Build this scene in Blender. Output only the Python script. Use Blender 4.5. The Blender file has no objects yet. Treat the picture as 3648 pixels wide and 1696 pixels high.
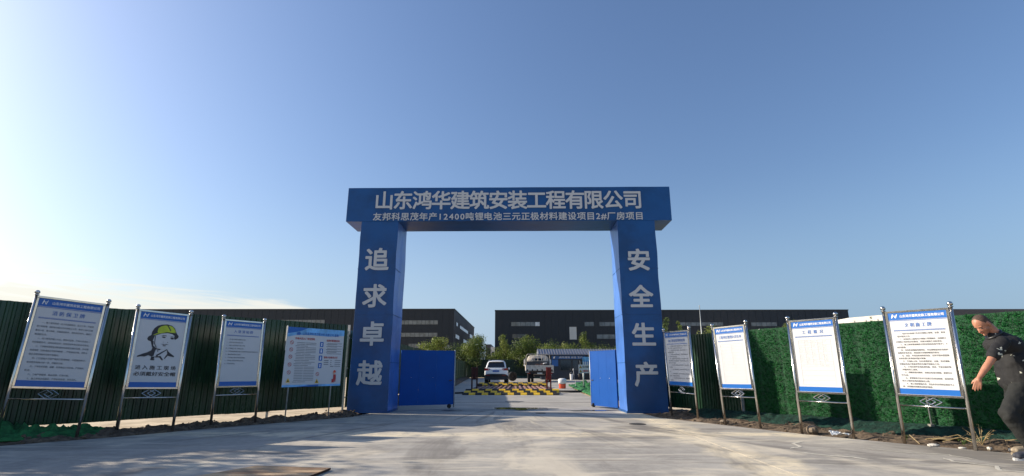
import bpy, math, random
from mathutils import Vector, Matrix, noise
R = math.radians
random.seed(7)
sc = bpy.context.scene
COL = sc.collection

# ------------------------------------------------------------------ camera
cam = bpy.data.cameras.new('camera')
cam.sensor_width = 36.0
cam.lens = 17.796
cam.clip_start = 0.05
cam.clip_end = 4000
co = bpy.data.objects.new('camera', cam)
COL.objects.link(co)
co.location = (0, 0, 1.05)
co.rotation_euler = (R(90 + 14.575), 0, R(0.741))
sc.camera = co

# ------------------------------------------------------------------ sky, sun, exposure
SUN_EL = 25.0
SUN_AZ = math.atan2(-0.98, 0.19)          # clockwise from +Y
w = bpy.data.worlds.new('World')
sc.world = w
w.use_nodes = True
nt = w.node_tree
nt.nodes.clear()
def N(t, nt=nt, **k):
    n = nt.nodes.new(t)
    for a, b in k.items(): setattr(n, a, b)
    return n
out = N('ShaderNodeOutputWorld'); bg = N('ShaderNodeBackground')
sky = N('ShaderNodeTexSky', sky_type='NISHITA', sun_disc=False)
sky.sun_elevation = R(SUN_EL)
sky.sun_rotation = SUN_AZ
sky.air_density = 1.35
sky.dust_density = 2.0
sky.ozone_density = 3.0
sky.altitude = 0
bg.inputs['Strength'].default_value = 0.112
# streaky cirrus low over the horizon on the sun's side
tc = N('ShaderNodeTexCoord'); sep = N('ShaderNodeSeparateXYZ')
nt.links.new(tc.outputs['Generated'], sep.inputs[0])
def M(op, a, b=None, c=None, nt=nt):
    n = nt.nodes.new('ShaderNodeMath'); n.operation = op
    for i, x in enumerate((a, b, c)):
        if x is None: continue
        if isinstance(x, (int, float)): n.inputs[i].default_value = x
        else: nt.links.new(x, n.inputs[i])
    return n.outputs[0]
def ramp(x, a, b, nt=nt, smooth=True):
    n = nt.nodes.new('ShaderNodeMapRange'); n.interpolation_type = 'SMOOTHSTEP' if smooth else 'LINEAR'
    nt.links.new(x, n.inputs['Value']); n.inputs['From Min'].default_value = a; n.inputs['From Max'].default_value = b
    return n.outputs['Result']
az = M('ARCTAN2', sep.outputs['X'], sep.outputs['Y'])
comb = N('ShaderNodeCombineXYZ')
nt.links.new(M('MULTIPLY', az, 4.0), comb.inputs[0])
nt.links.new(M('MULTIPLY', M('ADD', sep.outputs['Z'], M('MULTIPLY', az, 0.05)), 42.0), comb.inputs[1])
nz = N('ShaderNodeTexNoise'); nz.inputs['Scale'].default_value = 1.0; nz.inputs['Detail'].default_value = 8; nz.inputs['Roughness'].default_value = 0.62
nz.inputs['Distortion'].default_value = 0.7
nt.links.new(comb.outputs[0], nz.inputs['Vector'])
edge = M('MULTIPLY_ADD', az, -0.136, 0.092)       # streaks reach higher towards the sun
edge = M('MINIMUM', M('MAXIMUM', edge, 0.10), 0.19)
low = M('SUBTRACT', 1.0, ramp(M('DIVIDE', sep.outputs['Z'], edge), 0.55, 1.08))
thr = M('SUBTRACT', nz.outputs['Fac'], M('MULTIPLY', M('SUBTRACT', 1.0, low), 0.55))
side = M('SUBTRACT', 1.0, ramp(az, -0.40, -0.05))
mask = M('MULTIPLY', M('MULTIPLY', ramp(thr, 0.27, 0.52), side), 0.88)
mix = N('ShaderNodeMix', data_type='RGBA')
nt.links.new(mask, mix.inputs['Factor'])
# the phone's sky: a touch less yellow than the model at the horizon
hs = N('ShaderNodeVectorMath', operation='MULTIPLY'); hs.inputs[1].default_value = (0.88, 0.95, 1.13)
nt.links.new(sky.outputs[0], hs.inputs[0])
# pale air over the horizon, whiter towards the sun
hz = N('ShaderNodeMix', data_type='RGBA'); hz.inputs[6].default_value = (3.5, 4.75, 6.4, 1); hz.inputs[7].default_value = (2.05, 3.25, 4.9, 1)
nt.links.new(ramp(az, -0.35, 0.65), hz.inputs['Factor'])
hm = N('ShaderNodeMix', data_type='RGBA')
nt.links.new(M('MULTIPLY', M('SUBTRACT', 1.0, ramp(sep.outputs['Z'], -0.02, 0.36)), M('MULTIPLY', ramp(az, -0.85, -0.2), 0.75)), hm.inputs['Factor'])
nt.links.new(hs.outputs[0], hm.inputs[6]); nt.links.new(hz.outputs[2], hm.inputs[7])
nt.links.new(hm.outputs[2], mix.inputs[6])
mix.inputs[7].default_value = (6.6, 6.45, 5.8, 1)
nt.links.new(mix.outputs[2], bg.inputs['Color'])
nt.links.new(bg.outputs[0], out.inputs['Surface'])

sl = bpy.data.lights.new('sun', 'SUN'); sl.energy = 5.0; sl.angle = R(0.53); sl.color = (1.0, 0.89, 0.73)
so = bpy.data.objects.new('sun', sl); COL.objects.link(so)
_ce = math.cos(R(SUN_EL))
SUNV = Vector((math.sin(SUN_AZ) * _ce, math.cos(SUN_AZ) * _ce, math.sin(R(SUN_EL))))
so.rotation_euler = (-SUNV).to_track_quat('-Z', 'Y').to_euler()
so.location = SUNV * 50
sc.view_settings.view_transform = 'Standard'
sc.view_settings.look = 'None'
sc.view_settings.exposure = 0.38
sc.view_settings.gamma = 1.0
sc.view_settings.use_curve_mapping = False

# ------------------------------------------------------------------ materials
def mat(name, col, rough=0.7, metal=0.0, var=0.0, vscale=3.0, bump=0.0, bscale=40.0, spec=0.5, col2=None, stretch=(1, 1, 1), trans=0.0, coat=0.0):
    m = bpy.data.materials.new(name); m.use_nodes = True
    t = m.node_tree; b = t.nodes['Principled BSDF']
    b.inputs['Base Color'].default_value = (*col, 1); b.inputs['Roughness'].default_value = rough
    b.inputs['Metallic'].default_value = metal; b.inputs['Specular IOR Level'].default_value = spec
    b.inputs['Coat Weight'].default_value = coat
    if var or bump:
        g = t.nodes.new('ShaderNodeNewGeometry'); mp = t.nodes.new('ShaderNodeMapping'); mp.inputs['Scale'].default_value = stretch
        t.links.new(g.outputs['Position'], mp.inputs['Vector'])
    if var:
        n = t.nodes.new('ShaderNodeTexNoise'); n.inputs['Scale'].default_value = vscale; n.inputs['Detail'].default_value = 7
        n.inputs['Roughness'].default_value = 0.62
        t.links.new(mp.outputs[0], n.inputs['Vector'])
        x = t.nodes.new('ShaderNodeMix'); x.data_type = 'RGBA'
        c2 = col2 if col2 else tuple(c * (1 + var) for c in col)
        c1 = col if col2 else tuple(c * (1 - var) for c in col)
        x.inputs[6].default_value = (*c1, 1); x.inputs[7].default_value = (*c2, 1)
        t.links.new(ramp(n.outputs['Fac'], 0.32, 0.68, nt=t), x.inputs['Factor'])
        t.links.new(x.outputs[2], b.inputs['Base Color'])
        r = t.nodes.new('ShaderNodeMapRange'); t.links.new(n.outputs['Fac'], r.inputs['Value'])
        r.inputs['To Min'].default_value = min(1, rough * 0.85); r.inputs['To Max'].default_value = min(1, rough * 1.15)
        t.links.new(r.outputs[0], b.inputs['Roughness'])
    if bump:
        n2 = t.nodes.new('ShaderNodeTexNoise'); n2.inputs['Scale'].default_value = bscale; n2.inputs['Detail'].default_value = 5
        t.links.new(mp.outputs[0], n2.inputs['Vector'])
        bp = t.nodes.new('ShaderNodeBump'); bp.inputs['Strength'].default_value = bump; bp.inputs['Distance'].default_value = 0.02
        t.links.new(n2.outputs['Fac'], bp.inputs['Height']); t.links.new(bp.outputs[0], b.inputs['Normal'])
    if trans:
        # thin sheet that lets some light through
        tr = t.nodes.new('ShaderNodeBsdfTranslucent'); tr.inputs['Color'].default_value = (*[min(1, c * 1.6) for c in col], 1)
        ms = t.nodes.new('ShaderNodeMixShader'); ms.inputs[0].default_value = trans
        t.links.new(b.outputs[0], ms.inputs[1]); t.links.new(tr.outputs[0], ms.inputs[2])
        t.links.new(ms.outputs[0], t.nodes['Material Output'].inputs['Surface'])
    return m

MT = {}
MT['blue_skin'] = mat('blue_skin', (0.002, 0.068, 0.225), 0.42, var=0.22, vscale=1.1, bump=0.7, bscale=1.8, spec=0.5)
MT['blue_film'] = mat('blue_film', (0.060, 0.17, 0.50), 0.35, var=0.16, vscale=1.3, bump=0.6, bscale=2.2, spec=0.6)
MT['blue_leaf'] = mat('blue_leaf', (0.001, 0.073, 0.33), 0.5, var=0.06, vscale=2, bump=0.1, bscale=3, spec=0.2)
MT['print_grey'] = mat('print_grey', (0.60, 0.60, 0.59), 0.5)
MT['steel'] = mat('steel', (0.62, 0.60, 0.56), 0.16, metal=1.0, var=0.08, vscale=9, bump=0.05, bscale=12)
MT['steel_dull'] = mat('steel_dull', (0.55, 0.55, 0.53), 0.38, metal=0.85, var=0.12, vscale=12)
MT['galv'] = mat('galv', (0.42, 0.44, 0.43), 0.5, metal=0.5, var=0.15, vscale=14)
MT['board'] = mat('board', (0.60, 0.605, 0.61), 0.32, var=0.015, vscale=2.5)
MT['board_blue'] = mat('board_blue', (0.004, 0.12, 0.45), 0.32)
MT['board_sky'] = mat('board_sky', (0.16, 0.42, 0.72), 0.35, var=0.4, vscale=2.5)
MT['ink'] = mat('ink', (0.03, 0.03, 0.035), 0.5)
MT['ink_grey'] = mat('ink_grey', (0.17, 0.18, 0.20), 0.5)
MT['ink_pale'] = mat('ink_pale', (0.52, 0.53, 0.55), 0.5)
MT['ink_blue'] = mat('ink_blue', (0.03, 0.14, 0.45), 0.5)
MT['ink_red'] = mat('ink_red', (0.45, 0.03, 0.03), 0.5)
MT['ink_white'] = mat('ink_white', (0.80, 0.80, 0.80), 0.5)
MT['helmet_lime'] = mat('helmet_lime', (0.50, 0.60, 0.03), 0.4, var=0.12, vscale=12)
MT['skin_print'] = mat('skin_print', (0.66, 0.40, 0.28), 0.5)
MT['sheet_green'] = mat('sheet_green', (0.010, 0.042, 0.018), 0.27, var=0.45, vscale=2.6, stretch=(1, 1, 0.25), spec=0.5)
MT['sheet_green_in'] = mat('sheet_green_in', (0.009, 0.032, 0.014), 0.5, var=0.45, vscale=0.8, trans=0.04)
MT['turf_base'] = mat('turf_base', (0.006, 0.060, 0.018), 0.8, var=0.4, vscale=14, bump=0.8, bscale=60)
MT['blade_dark'] = mat('blade_dark', (0.004, 0.046, 0.012), 0.85, spec=0.12)
MT['blade_mid'] = mat('blade_mid', (0.007, 0.075, 0.018), 0.8, spec=0.12)
MT['blade_light'] = mat('blade_light', (0.024, 0.135, 0.034), 0.75, spec=0.15)
MT['net'] = mat('net', (0.028, 0.165, 0.045), 0.75, var=0.5, vscale=7, bump=1.0, bscale=30, trans=0.2)
MT['net_dark'] = mat('net_dark', (0.006, 0.040, 0.026), 0.85, var=0.5, vscale=9, bump=1.0, bscale=30, trans=0.1)
MT['soil'] = mat('soil', (0.050, 0.034, 0.022), 0.95, var=0.5, vscale=6, bump=1.0, bscale=26, col2=(0.19, 0.135, 0.085))
MT['sand'] = mat('sand', (0.42, 0.32, 0.20), 0.95, var=0.2, vscale=1.4, bump=0.8, bscale=6, col2=(0.68, 0.55, 0.38))
MT['kerb'] = mat('kerb', (0.24, 0.22, 0.19), 0.9, var=0.3, vscale=6, bump=0.4)
MT['stone'] = mat('stone', (0.22, 0.17, 0.12), 0.9, var=0.3, vscale=14, bump=0.6)
MT['pale_stone'] = mat('pale_stone', (0.62, 0.58, 0.50), 0.9, var=0.15, vscale=14, bump=0.5)
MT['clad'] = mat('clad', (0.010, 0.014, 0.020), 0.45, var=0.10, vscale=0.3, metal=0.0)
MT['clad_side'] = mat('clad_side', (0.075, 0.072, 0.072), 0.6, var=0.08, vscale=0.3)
MT['pale_clad'] = mat('pale_clad', (0.62, 0.60, 0.55), 0.6, var=0.06, vscale=0.4)
MT['frame_dark'] = mat('frame_dark', (0.03, 0.033, 0.036), 0.5)
MT['pane'] = mat('pane', (0.13, 0.14, 0.14), 0.12, var=0.35, vscale=0.9, spec=0.9)
MT['pane_bright'] = mat('pane_bright', (0.62, 0.64, 0.64), 0.2, var=0.2, vscale=1.2, spec=0.8)
MT['pane_dark'] = mat('pane_dark', (0.012, 0.018, 0.026), 0.08, spec=0.9)
MT['office'] = mat('office', (0.012, 0.018, 0.032), 0.35, var=0.2, vscale=1)
MT['office_blue'] = mat('office_blue', (0.02, 0.10, 0.32), 0.4)
MT['roof_grey'] = mat('roof_grey', (0.20, 0.21, 0.25), 0.5, var=0.12, vscale=2)
MT['roof_grey_dark'] = mat('roof_grey_dark', (0.08, 0.085, 0.11), 0.5)
MT['car_white'] = mat('car_white', (0.80, 0.80, 0.79), 0.25, coat=0.6)
MT['car_black'] = mat('car_black', (0.012, 0.012, 0.013), 0.4)
MT['glass_dark'] = mat('glass_dark', (0.010, 0.012, 0.015), 0.05, spec=0.9)
MT['tail_red'] = mat('tail_red', (0.28, 0.010, 0.010), 0.18, coat=0.5)
MT['lamp_clear'] = mat('lamp_clear', (0.60, 0.55, 0.52), 0.15, coat=0.5)
MT['rubber'] = mat('rubber', (0.014, 0.014, 0.014), 0.75, var=0.3, vscale=12, bump=0.3)
MT['rim'] = mat('rim', (0.35, 0.35, 0.36), 0.3, metal=0.9)
MT['plate_blue'] = mat('plate_blue', (0.03, 0.12, 0.42), 0.4)
MT['truck_cream'] = mat('truck_cream', (0.56, 0.50, 0.42), 0.55, var=0.18, vscale=4)
MT['truck_dark'] = mat('truck_dark', (0.030, 0.024, 0.022), 0.8, var=0.3, vscale=6)
MT['rust_red'] = mat('rust_red', (0.22, 0.022, 0.014), 0.6, var=0.35, vscale=5)
MT['rust_dark'] = mat('rust_dark', (0.062, 0.018, 0.013), 0.75, var=0.35, vscale=8)
MT['grate_pink'] = mat('grate_pink', (0.26, 0.14, 0.12), 0.7, var=0.3, vscale=8)
MT['yellow'] = mat('yellow', (0.82, 0.50, 0.02), 0.55, var=0.18, vscale=9)
MT['black_rubber'] = mat('black_rubber', (0.018, 0.018, 0.016), 0.8, var=0.4, vscale=10)
MT['orange'] = mat('orange', (0.72, 0.10, 0.04), 0.45, var=0.15, vscale=7)
MT['plastic_white'] = mat('plastic_white', (0.74, 0.72, 0.70), 0.4, var=0.12, vscale=9, bump=0.6, bscale=14)
MT['paper'] = mat('paper', (0.80, 0.80, 0.78), 0.6, bump=0.6, bscale=12)
MT['straw'] = mat('straw', (0.42, 0.31, 0.15), 0.85, var=0.25, vscale=20)
MT['weed'] = mat('weed', (0.085, 0.13, 0.030), 0.7, var=0.4, vscale=12)
MT['bark'] = mat('bark', (0.075, 0.055, 0.038), 0.95, var=0.3, vscale=10, bump=0.8)
MT['ply'] = mat('ply', (0.20, 0.10, 0.045), 0.75, var=0.5, vscale=3.0, col2=(0.60, 0.42, 0.24), stretch=(0.5, 3, 1), bump=0.4)
MT['ply_edge'] = mat('ply_edge', (0.05, 0.022, 0.015), 0.9, var=0.3, vscale=9)
MT['water'] = mat('water', (0.030, 0.026, 0.018), 0.03, spec=0.6)
MT['damp'] = mat('damp', (0.10, 0.095, 0.085), 0.55, var=0.3, vscale=4)
MT['seal'] = mat('seal', (0.58, 0.54, 0.45), 0.9, var=0.15, vscale=20)
MT['iron'] = mat('iron', (0.045, 0.042, 0.038), 0.7, var=0.3, vscale=14, bump=0.5)
MT['skin'] = mat('skin', (0.44, 0.195, 0.115), 0.5, var=0.10, vscale=16)
MT['hair'] = mat('hair', (0.075, 0.047, 0.033), 0.8, var=0.3, vscale=40)
MT['trousers'] = mat('trousers', (0.013, 0.014, 0.013), 0.85, var=0.2, vscale=6, bump=0.7, bscale=9)
MT['shoe'] = mat('shoe', (0.06, 0.062, 0.075), 0.7, var=0.2, vscale=20)
MT['shoe_tan'] = mat('shoe_tan', (0.36, 0.29, 0.20), 0.7, var=0.2, vscale=20)
MT['sole'] = mat('sole', (0.66, 0.64, 0.60), 0.7)
MT['joint'] = mat('joint', (0.13, 0.105, 0.075), 0.95, var=0.3, vscale=8)
for nm, c, v in (('leaf_yellow', (0.15, 0.19, 0.025), 0.5), ('leaf_mid', (0.075, 0.115, 0.02), 0.5), ('leaf_dark', (0.022, 0.045, 0.012), 0.5), ('leaf_bright', (0.20, 0.23, 0.05), 0.4)):
    MT[nm] = mat(nm, c, 0.6, var=v, vscale=2.2, trans=0.25)

# concrete with dust tracked along the joints, tyre streaks and stains (world-fixed)
def concrete(name, tracks=True):
    m = bpy.data.materials.new(name); m.use_nodes = True
    t = m.node_tree; b = t.nodes['Principled BSDF']
    g = t.nodes.new('ShaderNodeNewGeometry'); s = t.nodes.new('ShaderNodeSeparateXYZ')
    t.links.new(g.outputs['Position'], s.inputs[0])
    def noise_(scale, det=6, rough=0.6, sx=1, sy=1, dist=0.0, off=0):
        mp = t.nodes.new('ShaderNodeMapping'); mp.inputs['Scale'].default_value = (sx, sy, 1); mp.inputs['Location'].default_value = (off, off, 0)
        t.links.new(g.outputs['Position'], mp.inputs['Vector'])
        n = t.nodes.new('ShaderNodeTexNoise'); n.inputs['Scale'].default_value = scale; n.inputs['Detail'].default_value = det
        n.inputs['Roughness'].default_value = rough; n.inputs['Distortion'].default_value = dist
        t.links.new(mp.outputs[0], n.inputs['Vector']); return n.outputs['Fac']
    def mx(f, a, bcol):
        x = t.nodes.new('ShaderNodeMix'); x.data_type = 'RGBA'
        if isinstance(f, float): x.inputs['Factor'].default_value = f
        else: t.links.new(f, x.inputs['Factor'])
        for i, c in ((6, a), (7, bcol)):
            if isinstance(c, tuple): x.inputs[i].default_value = (*c, 1)
            else: t.links.new(c, x.inputs[i])
        return x.outputs[2]
    m_ = lambda *a: M(*a, nt=t)
    rp = lambda x, a, c: ramp(x, a, c, nt=t)
    base = mx(rp(noise_(0.55, 8, 0.65, dist=0.6), 0.3, 0.7), (0.27, 0.25, 0.22), (0.42, 0.39, 0.34))
    fine = noise_(9, 8, 0.7)
    base = mx(m_('MULTIPLY', rp(fine, 0.35, 0.75), 0.35), base, (0.58, 0.53, 0.45))
    # long smeared streaks from trowelling and wheels
    st = noise_(1.1, 6, 0.6, sx=0.35, sy=2.6, dist=1.2)
    base = mx(m_('MULTIPLY', rp(st, 0.50, 0.72), 0.5), base, (0.22, 0.195, 0.165))
    st2 = noise_(1.0, 6, 0.6, sx=0.4, sy=3.0, dist=1.0, off=7)
    base = mx(m_('MULTIPLY', rp(st2, 0.52, 0.74), 0.55), base, (0.66, 0.59, 0.48))
    if tracks:
        wob = m_('MULTIPLY', m_('SUBTRACT', noise_(1.3, 4, 0.5, dist=0.4), 0.5), 0.9)
        def band(coord, at, w_, f):
            d = m_('ABSOLUTE', m_('ADD', m_('SUBTRACT', coord, at), wob))
            return m_('MULTIPLY', m_('SUBTRACT', 1.0, rp(d, w_ * 0.35, w_)), f)
        for c_, at, ww, f in ((s.outputs['X'], 2.85, 0.50, 0.95), (s.outputs['Y'], 9.05, 0.42, 0.9), (s.outputs['X'], -3.6, 0.2, 0.35), (s.outputs['Y'], 12.0, 0.8, 0.35)):
            pat = rp(noise_(3.2, 7, 0.7, dist=0.5, off=at), 0.28, 0.6)
            base = mx(m_('MULTIPLY', band(c_, at, ww, f), pat), base, (0.76, 0.65, 0.46))
        # curved tread prints
        r_ = m_('SQRT', m_('ADD', m_('POWER', m_('SUBTRACT', s.outputs['X'], -4.2), 2.0), m_('POWER', m_('SUBTRACT', s.outputs['Y'], 3.0), 2.0)))
        for rad, off in ((6.9, 3), (5.3, 11), (8.3, 21)):
            lane = m_('SUBTRACT', 1.0, rp(m_('ABSOLUTE', m_('SUBTRACT', r_, rad)), 0.10, 0.17))
            rib = rp(m_('SINE', m_('MULTIPLY', r_, 130.0)), -0.2, 0.6)
            tread = m_('MULTIPLY', m_('MULTIPLY', lane, m_('MULTIPLY_ADD', rib, 0.6, 0.4)), rp(noise_(0.9, 4, 0.5, off=off), 0.45, 0.65))
            base = mx(m_('MULTIPLY', tread, 0.45), base, (0.17, 0.155, 0.14))
        # wheel smears fanning out from the gateway
        ang = m_('ARCTAN2', m_('ADD', s.outputs['X'], 0.3), m_('SUBTRACT', 17.0, s.outputs['Y']))
        rad_ = m_('SQRT', m_('ADD', m_('POWER', m_('ADD', s.outputs['X'], 0.3), 2.0), m_('POWER', m_('SUBTRACT', s.outputs['Y'], 17.0), 2.0)))
        def fan(fa, fr, off, det=6):
            cb = t.nodes.new('ShaderNodeCombineXYZ'); t.links.new(m_('MULTIPLY', ang, fa), cb.inputs[0]); t.links.new(m_('MULTIPLY_ADD', rad_, fr, off), cb.inputs[1])
            n = t.nodes.new('ShaderNodeTexNoise'); n.inputs['Scale'].default_value = 1.0; n.inputs['Detail'].default_value = det; n.inputs['Roughness'].default_value = 0.62; n.inputs['Distortion'].default_value = 0.8
            t.links.new(cb.outputs[0], n.inputs['Vector']); return n.outputs['Fac']
        base = mx(m_('MULTIPLY', rp(fan(9.0, 0.22, 3.0), 0.50, 0.64), 0.75), base, (0.175, 0.158, 0.138))
        base = mx(m_('MULTIPLY', rp(fan(7.0, 0.30, 40.0), 0.53, 0.67), 0.6), base, (0.72, 0.63, 0.48))
        base = mx(m_('MULTIPLY', rp(noise_(0.7, 6, 0.62, sx=0.5, sy=1.7, dist=1.0, off=61), 0.54, 0.67), 0.6), base, (0.70, 0.62, 0.48))
        dk = rp(noise_(0.8, 5, 0.6, sx=0.5, sy=1.8, dist=0.8, off=30), 0.56, 0.72)
        base = mx(m_('MULTIPLY', dk, 0.6), base, (0.15, 0.135, 0.115))
    speck = rp(noise_(38, 3, 0.5), 0.66, 0.72)
    base = mx(m_('MULTIPLY', speck, 0.4), base, (0.12, 0.11, 0.10))
    t.links.new(base, b.inputs['Base Color'])
    b.inputs['Roughness'].default_value = 0.82
    b.inputs['Specular IOR Level'].default_value = 0.35
    bp = t.nodes.new('ShaderNodeBump'); bp.inputs['Strength'].default_value = 0.25; bp.inputs['Distance'].default_value = 0.01
    t.links.new(noise_(30, 8, 0.7), bp.inputs['Height']); t.links.new(bp.outputs[0], b.inputs['Normal'])
    return m
MT['concrete'] = concrete('concrete')
MT['yard_concrete'] = concrete('yard_concrete', False)

# shirt with scattered white bird-like prints
def shirt_mat():
    m = bpy.data.materials.new('shirt'); m.use_nodes = True
    t = m.node_tree; b = t.nodes['Principled BSDF']; b.inputs['Roughness'].default_value = 0.8
    g = t.nodes.new('ShaderNodeNewGeometry'); n = t.nodes.new('ShaderNodeTexNoise'); n.inputs['Scale'].default_value = 16
    n.inputs['Detail'].default_value = 3
    t.links.new(g.outputs['Position'], n.inputs['Vector'])
    vm = t.nodes.new('ShaderNodeVectorMath'); vm.operation = 'MULTIPLY_ADD'
    t.links.new(n.outputs['Color'], vm.inputs[0]); vm.inputs[1].default_value = (0.16, 0.16, 0.16); t.links.new(g.outputs['Position'], vm.inputs[2])
    mp = t.nodes.new('ShaderNodeMapping'); mp.inputs['Scale'].default_value = (1.0, 0.5, 1.7); mp.inputs['Rotation'].default_value = (0, 0.5, 0)
    t.links.new(vm.outputs[0], mp.inputs['Vector'])
    v = t.nodes.new('ShaderNodeTexVoronoi'); v.inputs['Scale'].default_value = 7.0; v.inputs['Randomness'].default_value = 0.85
    t.links.new(mp.outputs[0], v.inputs['Vector'])
    x = t.nodes.new('ShaderNodeMix'); x.data_type = 'RGBA'
    x.inputs[6].default_value = (0.010, 0.010, 0.011, 1); x.inputs[7].default_value = (0.55, 0.55, 0.45, 1)
    t.links.new(M('LESS_THAN', v.outputs['Distance'], 0.18, nt=t), x.inputs['Factor'])
    t.links.new(x.outputs[2], b.inputs['Base Color'])
    return m
MT['shirt'] = shirt_mat()

# ------------------------------------------------------------------ geometry helpers
class MB:
    def __init__(s): s.v = []; s.f = []; s.m = []
    def add(s, vs, fs, mi=0):
        o = len(s.v); s.v += [Vector(p) for p in vs]
        s.f += [tuple(i + o for i in f) for f in fs]; s.m += [mi] * len(fs); return s
    def box(s, a, b, mi=0, fn=None):
        x0, y0, z0 = a; x1, y1, z1 = b
        vs = [(x0, y0, z0), (x1, y0, z0), (x1, y1, z0), (x0, y1, z0), (x0, y0, z1), (x1, y0, z1), (x1, y1, z1), (x0, y1, z1)]
        if fn: vs = [fn(*p) for p in vs]
        return s.add(vs, [(0, 3, 2, 1), (4, 5, 6, 7), (0, 1, 5, 4), (1, 2, 6, 5), (2, 3, 7, 6), (3, 0, 4, 7)], mi)
    def tube(s, pts, r, n=8, mi=0, cap=True):
        pts = [Vector(p) for p in pts]; rr = r if isinstance(r, (list, tuple)) else [r] * len(pts)
        o = len(s.v); up = Vector((0, 0, 1))
        for i, p in enumerate(pts):
            d = (pts[min(i + 1, len(pts) - 1)] - pts[max(i - 1, 0)]).normalized()
            a = d.cross(up)
            if a.length < 0.05: a = d.cross(Vector((0, 1, 0)))
            a.normalize(); b = d.cross(a)
            for k in range(n):
                t = 2 * math.pi * k / n
                s.v.append(p + (a * math.cos(t) + b * math.sin(t)) * rr[i])
        for i in range(len(pts) - 1):
            for k in range(n):
                k2 = (k + 1) % n
                s.f.append((o + i * n + k, o + i * n + k2, o + (i + 1) * n + k2, o + (i + 1) * n + k)); s.m.append(mi)
        if cap:
            s.f.append(tuple(o + k for k in range(n))[::-1]); s.m.append(mi)
            s.f.append(tuple(o + (len(pts) - 1) * n + k for k in range(n))); s.m.append(mi)
        return s
    def ball(s, c, r, nu=12, nv=8, mi=0, rot=None):
        if not isinstance(r, (tuple, list)): r = (r, r, r)
        vs = []; fs = []; c = Vector(c)
        for j in range(nv + 1):
            ph = math.pi * j / nv
            for i in range(nu):
                th = 2 * math.pi * i / nu
                p = Vector((math.sin(ph) * math.cos(th) * r[0], math.sin(ph) * math.sin(th) * r[1], math.cos(ph) * r[2]))
                if rot: p = rot @ p
                vs.append(c + p)
        for j in range(nv):
            for i in range(nu):
                a = j * nu + i; b = j * nu + (i + 1) % nu
                fs.append((a, a + nu, b + nu, b))
        return s.add(vs, fs, mi)
    def lathe(s, prof, c, axis='z', n=16, mi=0):
        c = Vector(c); vs = []; fs = []
        for r, h in prof:
            for k in range(n):
                t = 2 * math.pi * k / n; a, b = r * math.cos(t), r * math.sin(t)
                vs.append(c + (Vector((a, b, h)) if axis == 'z' else Vector((h, a, b)) if axis == 'x' else Vector((a, h, b))))
        for i in range(len(prof) - 1):
            for k in range(n):
                k2 = (k + 1) % n; fs.append((i * n + k, i * n + k2, (i + 1) * n + k2, (i + 1) * n + k))
        fs.append(tuple(range(n))[::-1]); fs.append(tuple((len(prof) - 1) * n + k for k in range(n)))
        return s.add(vs, fs, mi)
    def poly(s, pts, mi=0): return s.add(pts, [tuple(range(len(pts)))], mi)
    def slab(s, pts, z0, z1, mi=0):
        n = len(pts); vs = [(p[0], p[1], z0) for p in pts] + [(p[0], p[1], z1) for p in pts]
        fs = [tuple(range(n))[::-1], tuple(range(n, 2 * n))] + [(i, (i + 1) % n, n + (i + 1) % n, n + i) for i in range(n)]
        return s.add(vs, fs, mi)
    def loft(s, rings, mi=0, cap=True):
        n = len(rings[0]); vs = [p for r in rings for p in r]; fs = []
        for i in range(len(rings) - 1):
            for k in range(n):
                k2 = (k + 1) % n; fs.append((i * n + k, i * n + k2, (i + 1) * n + k2, (i + 1) * n + k))
        if cap: fs.append(tuple(range(n))[::-1]); fs.append(tuple((len(rings) - 1) * n + k for k in range(n)))
        return s.add(vs, fs, mi)
    def build(s, name, m, parent=None, org=(0, 0, 0), smooth=False, bevel=0):
        me = bpy.data.meshes.new(name); o_ = Vector(org)
        me.from_pydata([tuple(p - o_) for p in s.v], [], s.f); me.validate()
        ms = m if isinstance(m, (list, tuple)) else [m]
        for x in ms: me.materials.append(MT[x] if isinstance(x, str) else x)
        if len(ms) > 1 and len(me.polygons) == len(s.m): me.polygons.foreach_set('material_index', s.m)
        if smooth: me.polygons.foreach_set('use_smooth', [True] * len(me.polygons))
        me.update()
        o = bpy.data.objects.new(name, me); COL.objects.link(o)
        if parent: o.parent = parent
        else: o.location = o_
        if bevel:
            b = o.modifiers.new('bevel', 'BEVEL'); b.width = bevel; b.segments = 2; b.limit_method = 'ANGLE'
        return o

def tag(o, label=None, cat=None, group=None, kind=None):
    if label: o['label'] = label
    if cat: o['category'] = cat
    if group: o['group'] = group
    if kind: o['kind'] = kind
    return o
def thing(name, loc, label, cat, group=None, rz=0):
    o = bpy.data.objects.new(name, None); o.empty_display_size = 0.2; COL.objects.link(o)
    o.location = loc; o.rotation_euler = (0, 0, rz)
    return tag(o, label, cat, group)
def struct(name, loc=(0, 0, 0)):
    o = bpy.data.objects.new(name, None); COL.objects.link(o); o.location = loc; o['kind'] = 'structure'; return o
def share(src, parent, loc=(0, 0, 0), m=None):
    c = src.copy(); COL.objects.link(c); c.parent = parent; c.location = loc
    return c
def copy_thing(root, loc, rz, label):
    r = root.copy(); COL.objects.link(r); r.location = loc; r.rotation_euler = (0, 0, rz); r['label'] = label
    for ch in list(root.children):
        c = ch.copy(); COL.objects.link(c); c.parent = r
        for g in list(ch.children):
            d = g.copy(); COL.objects.link(d); d.parent = c
    return r

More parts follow.
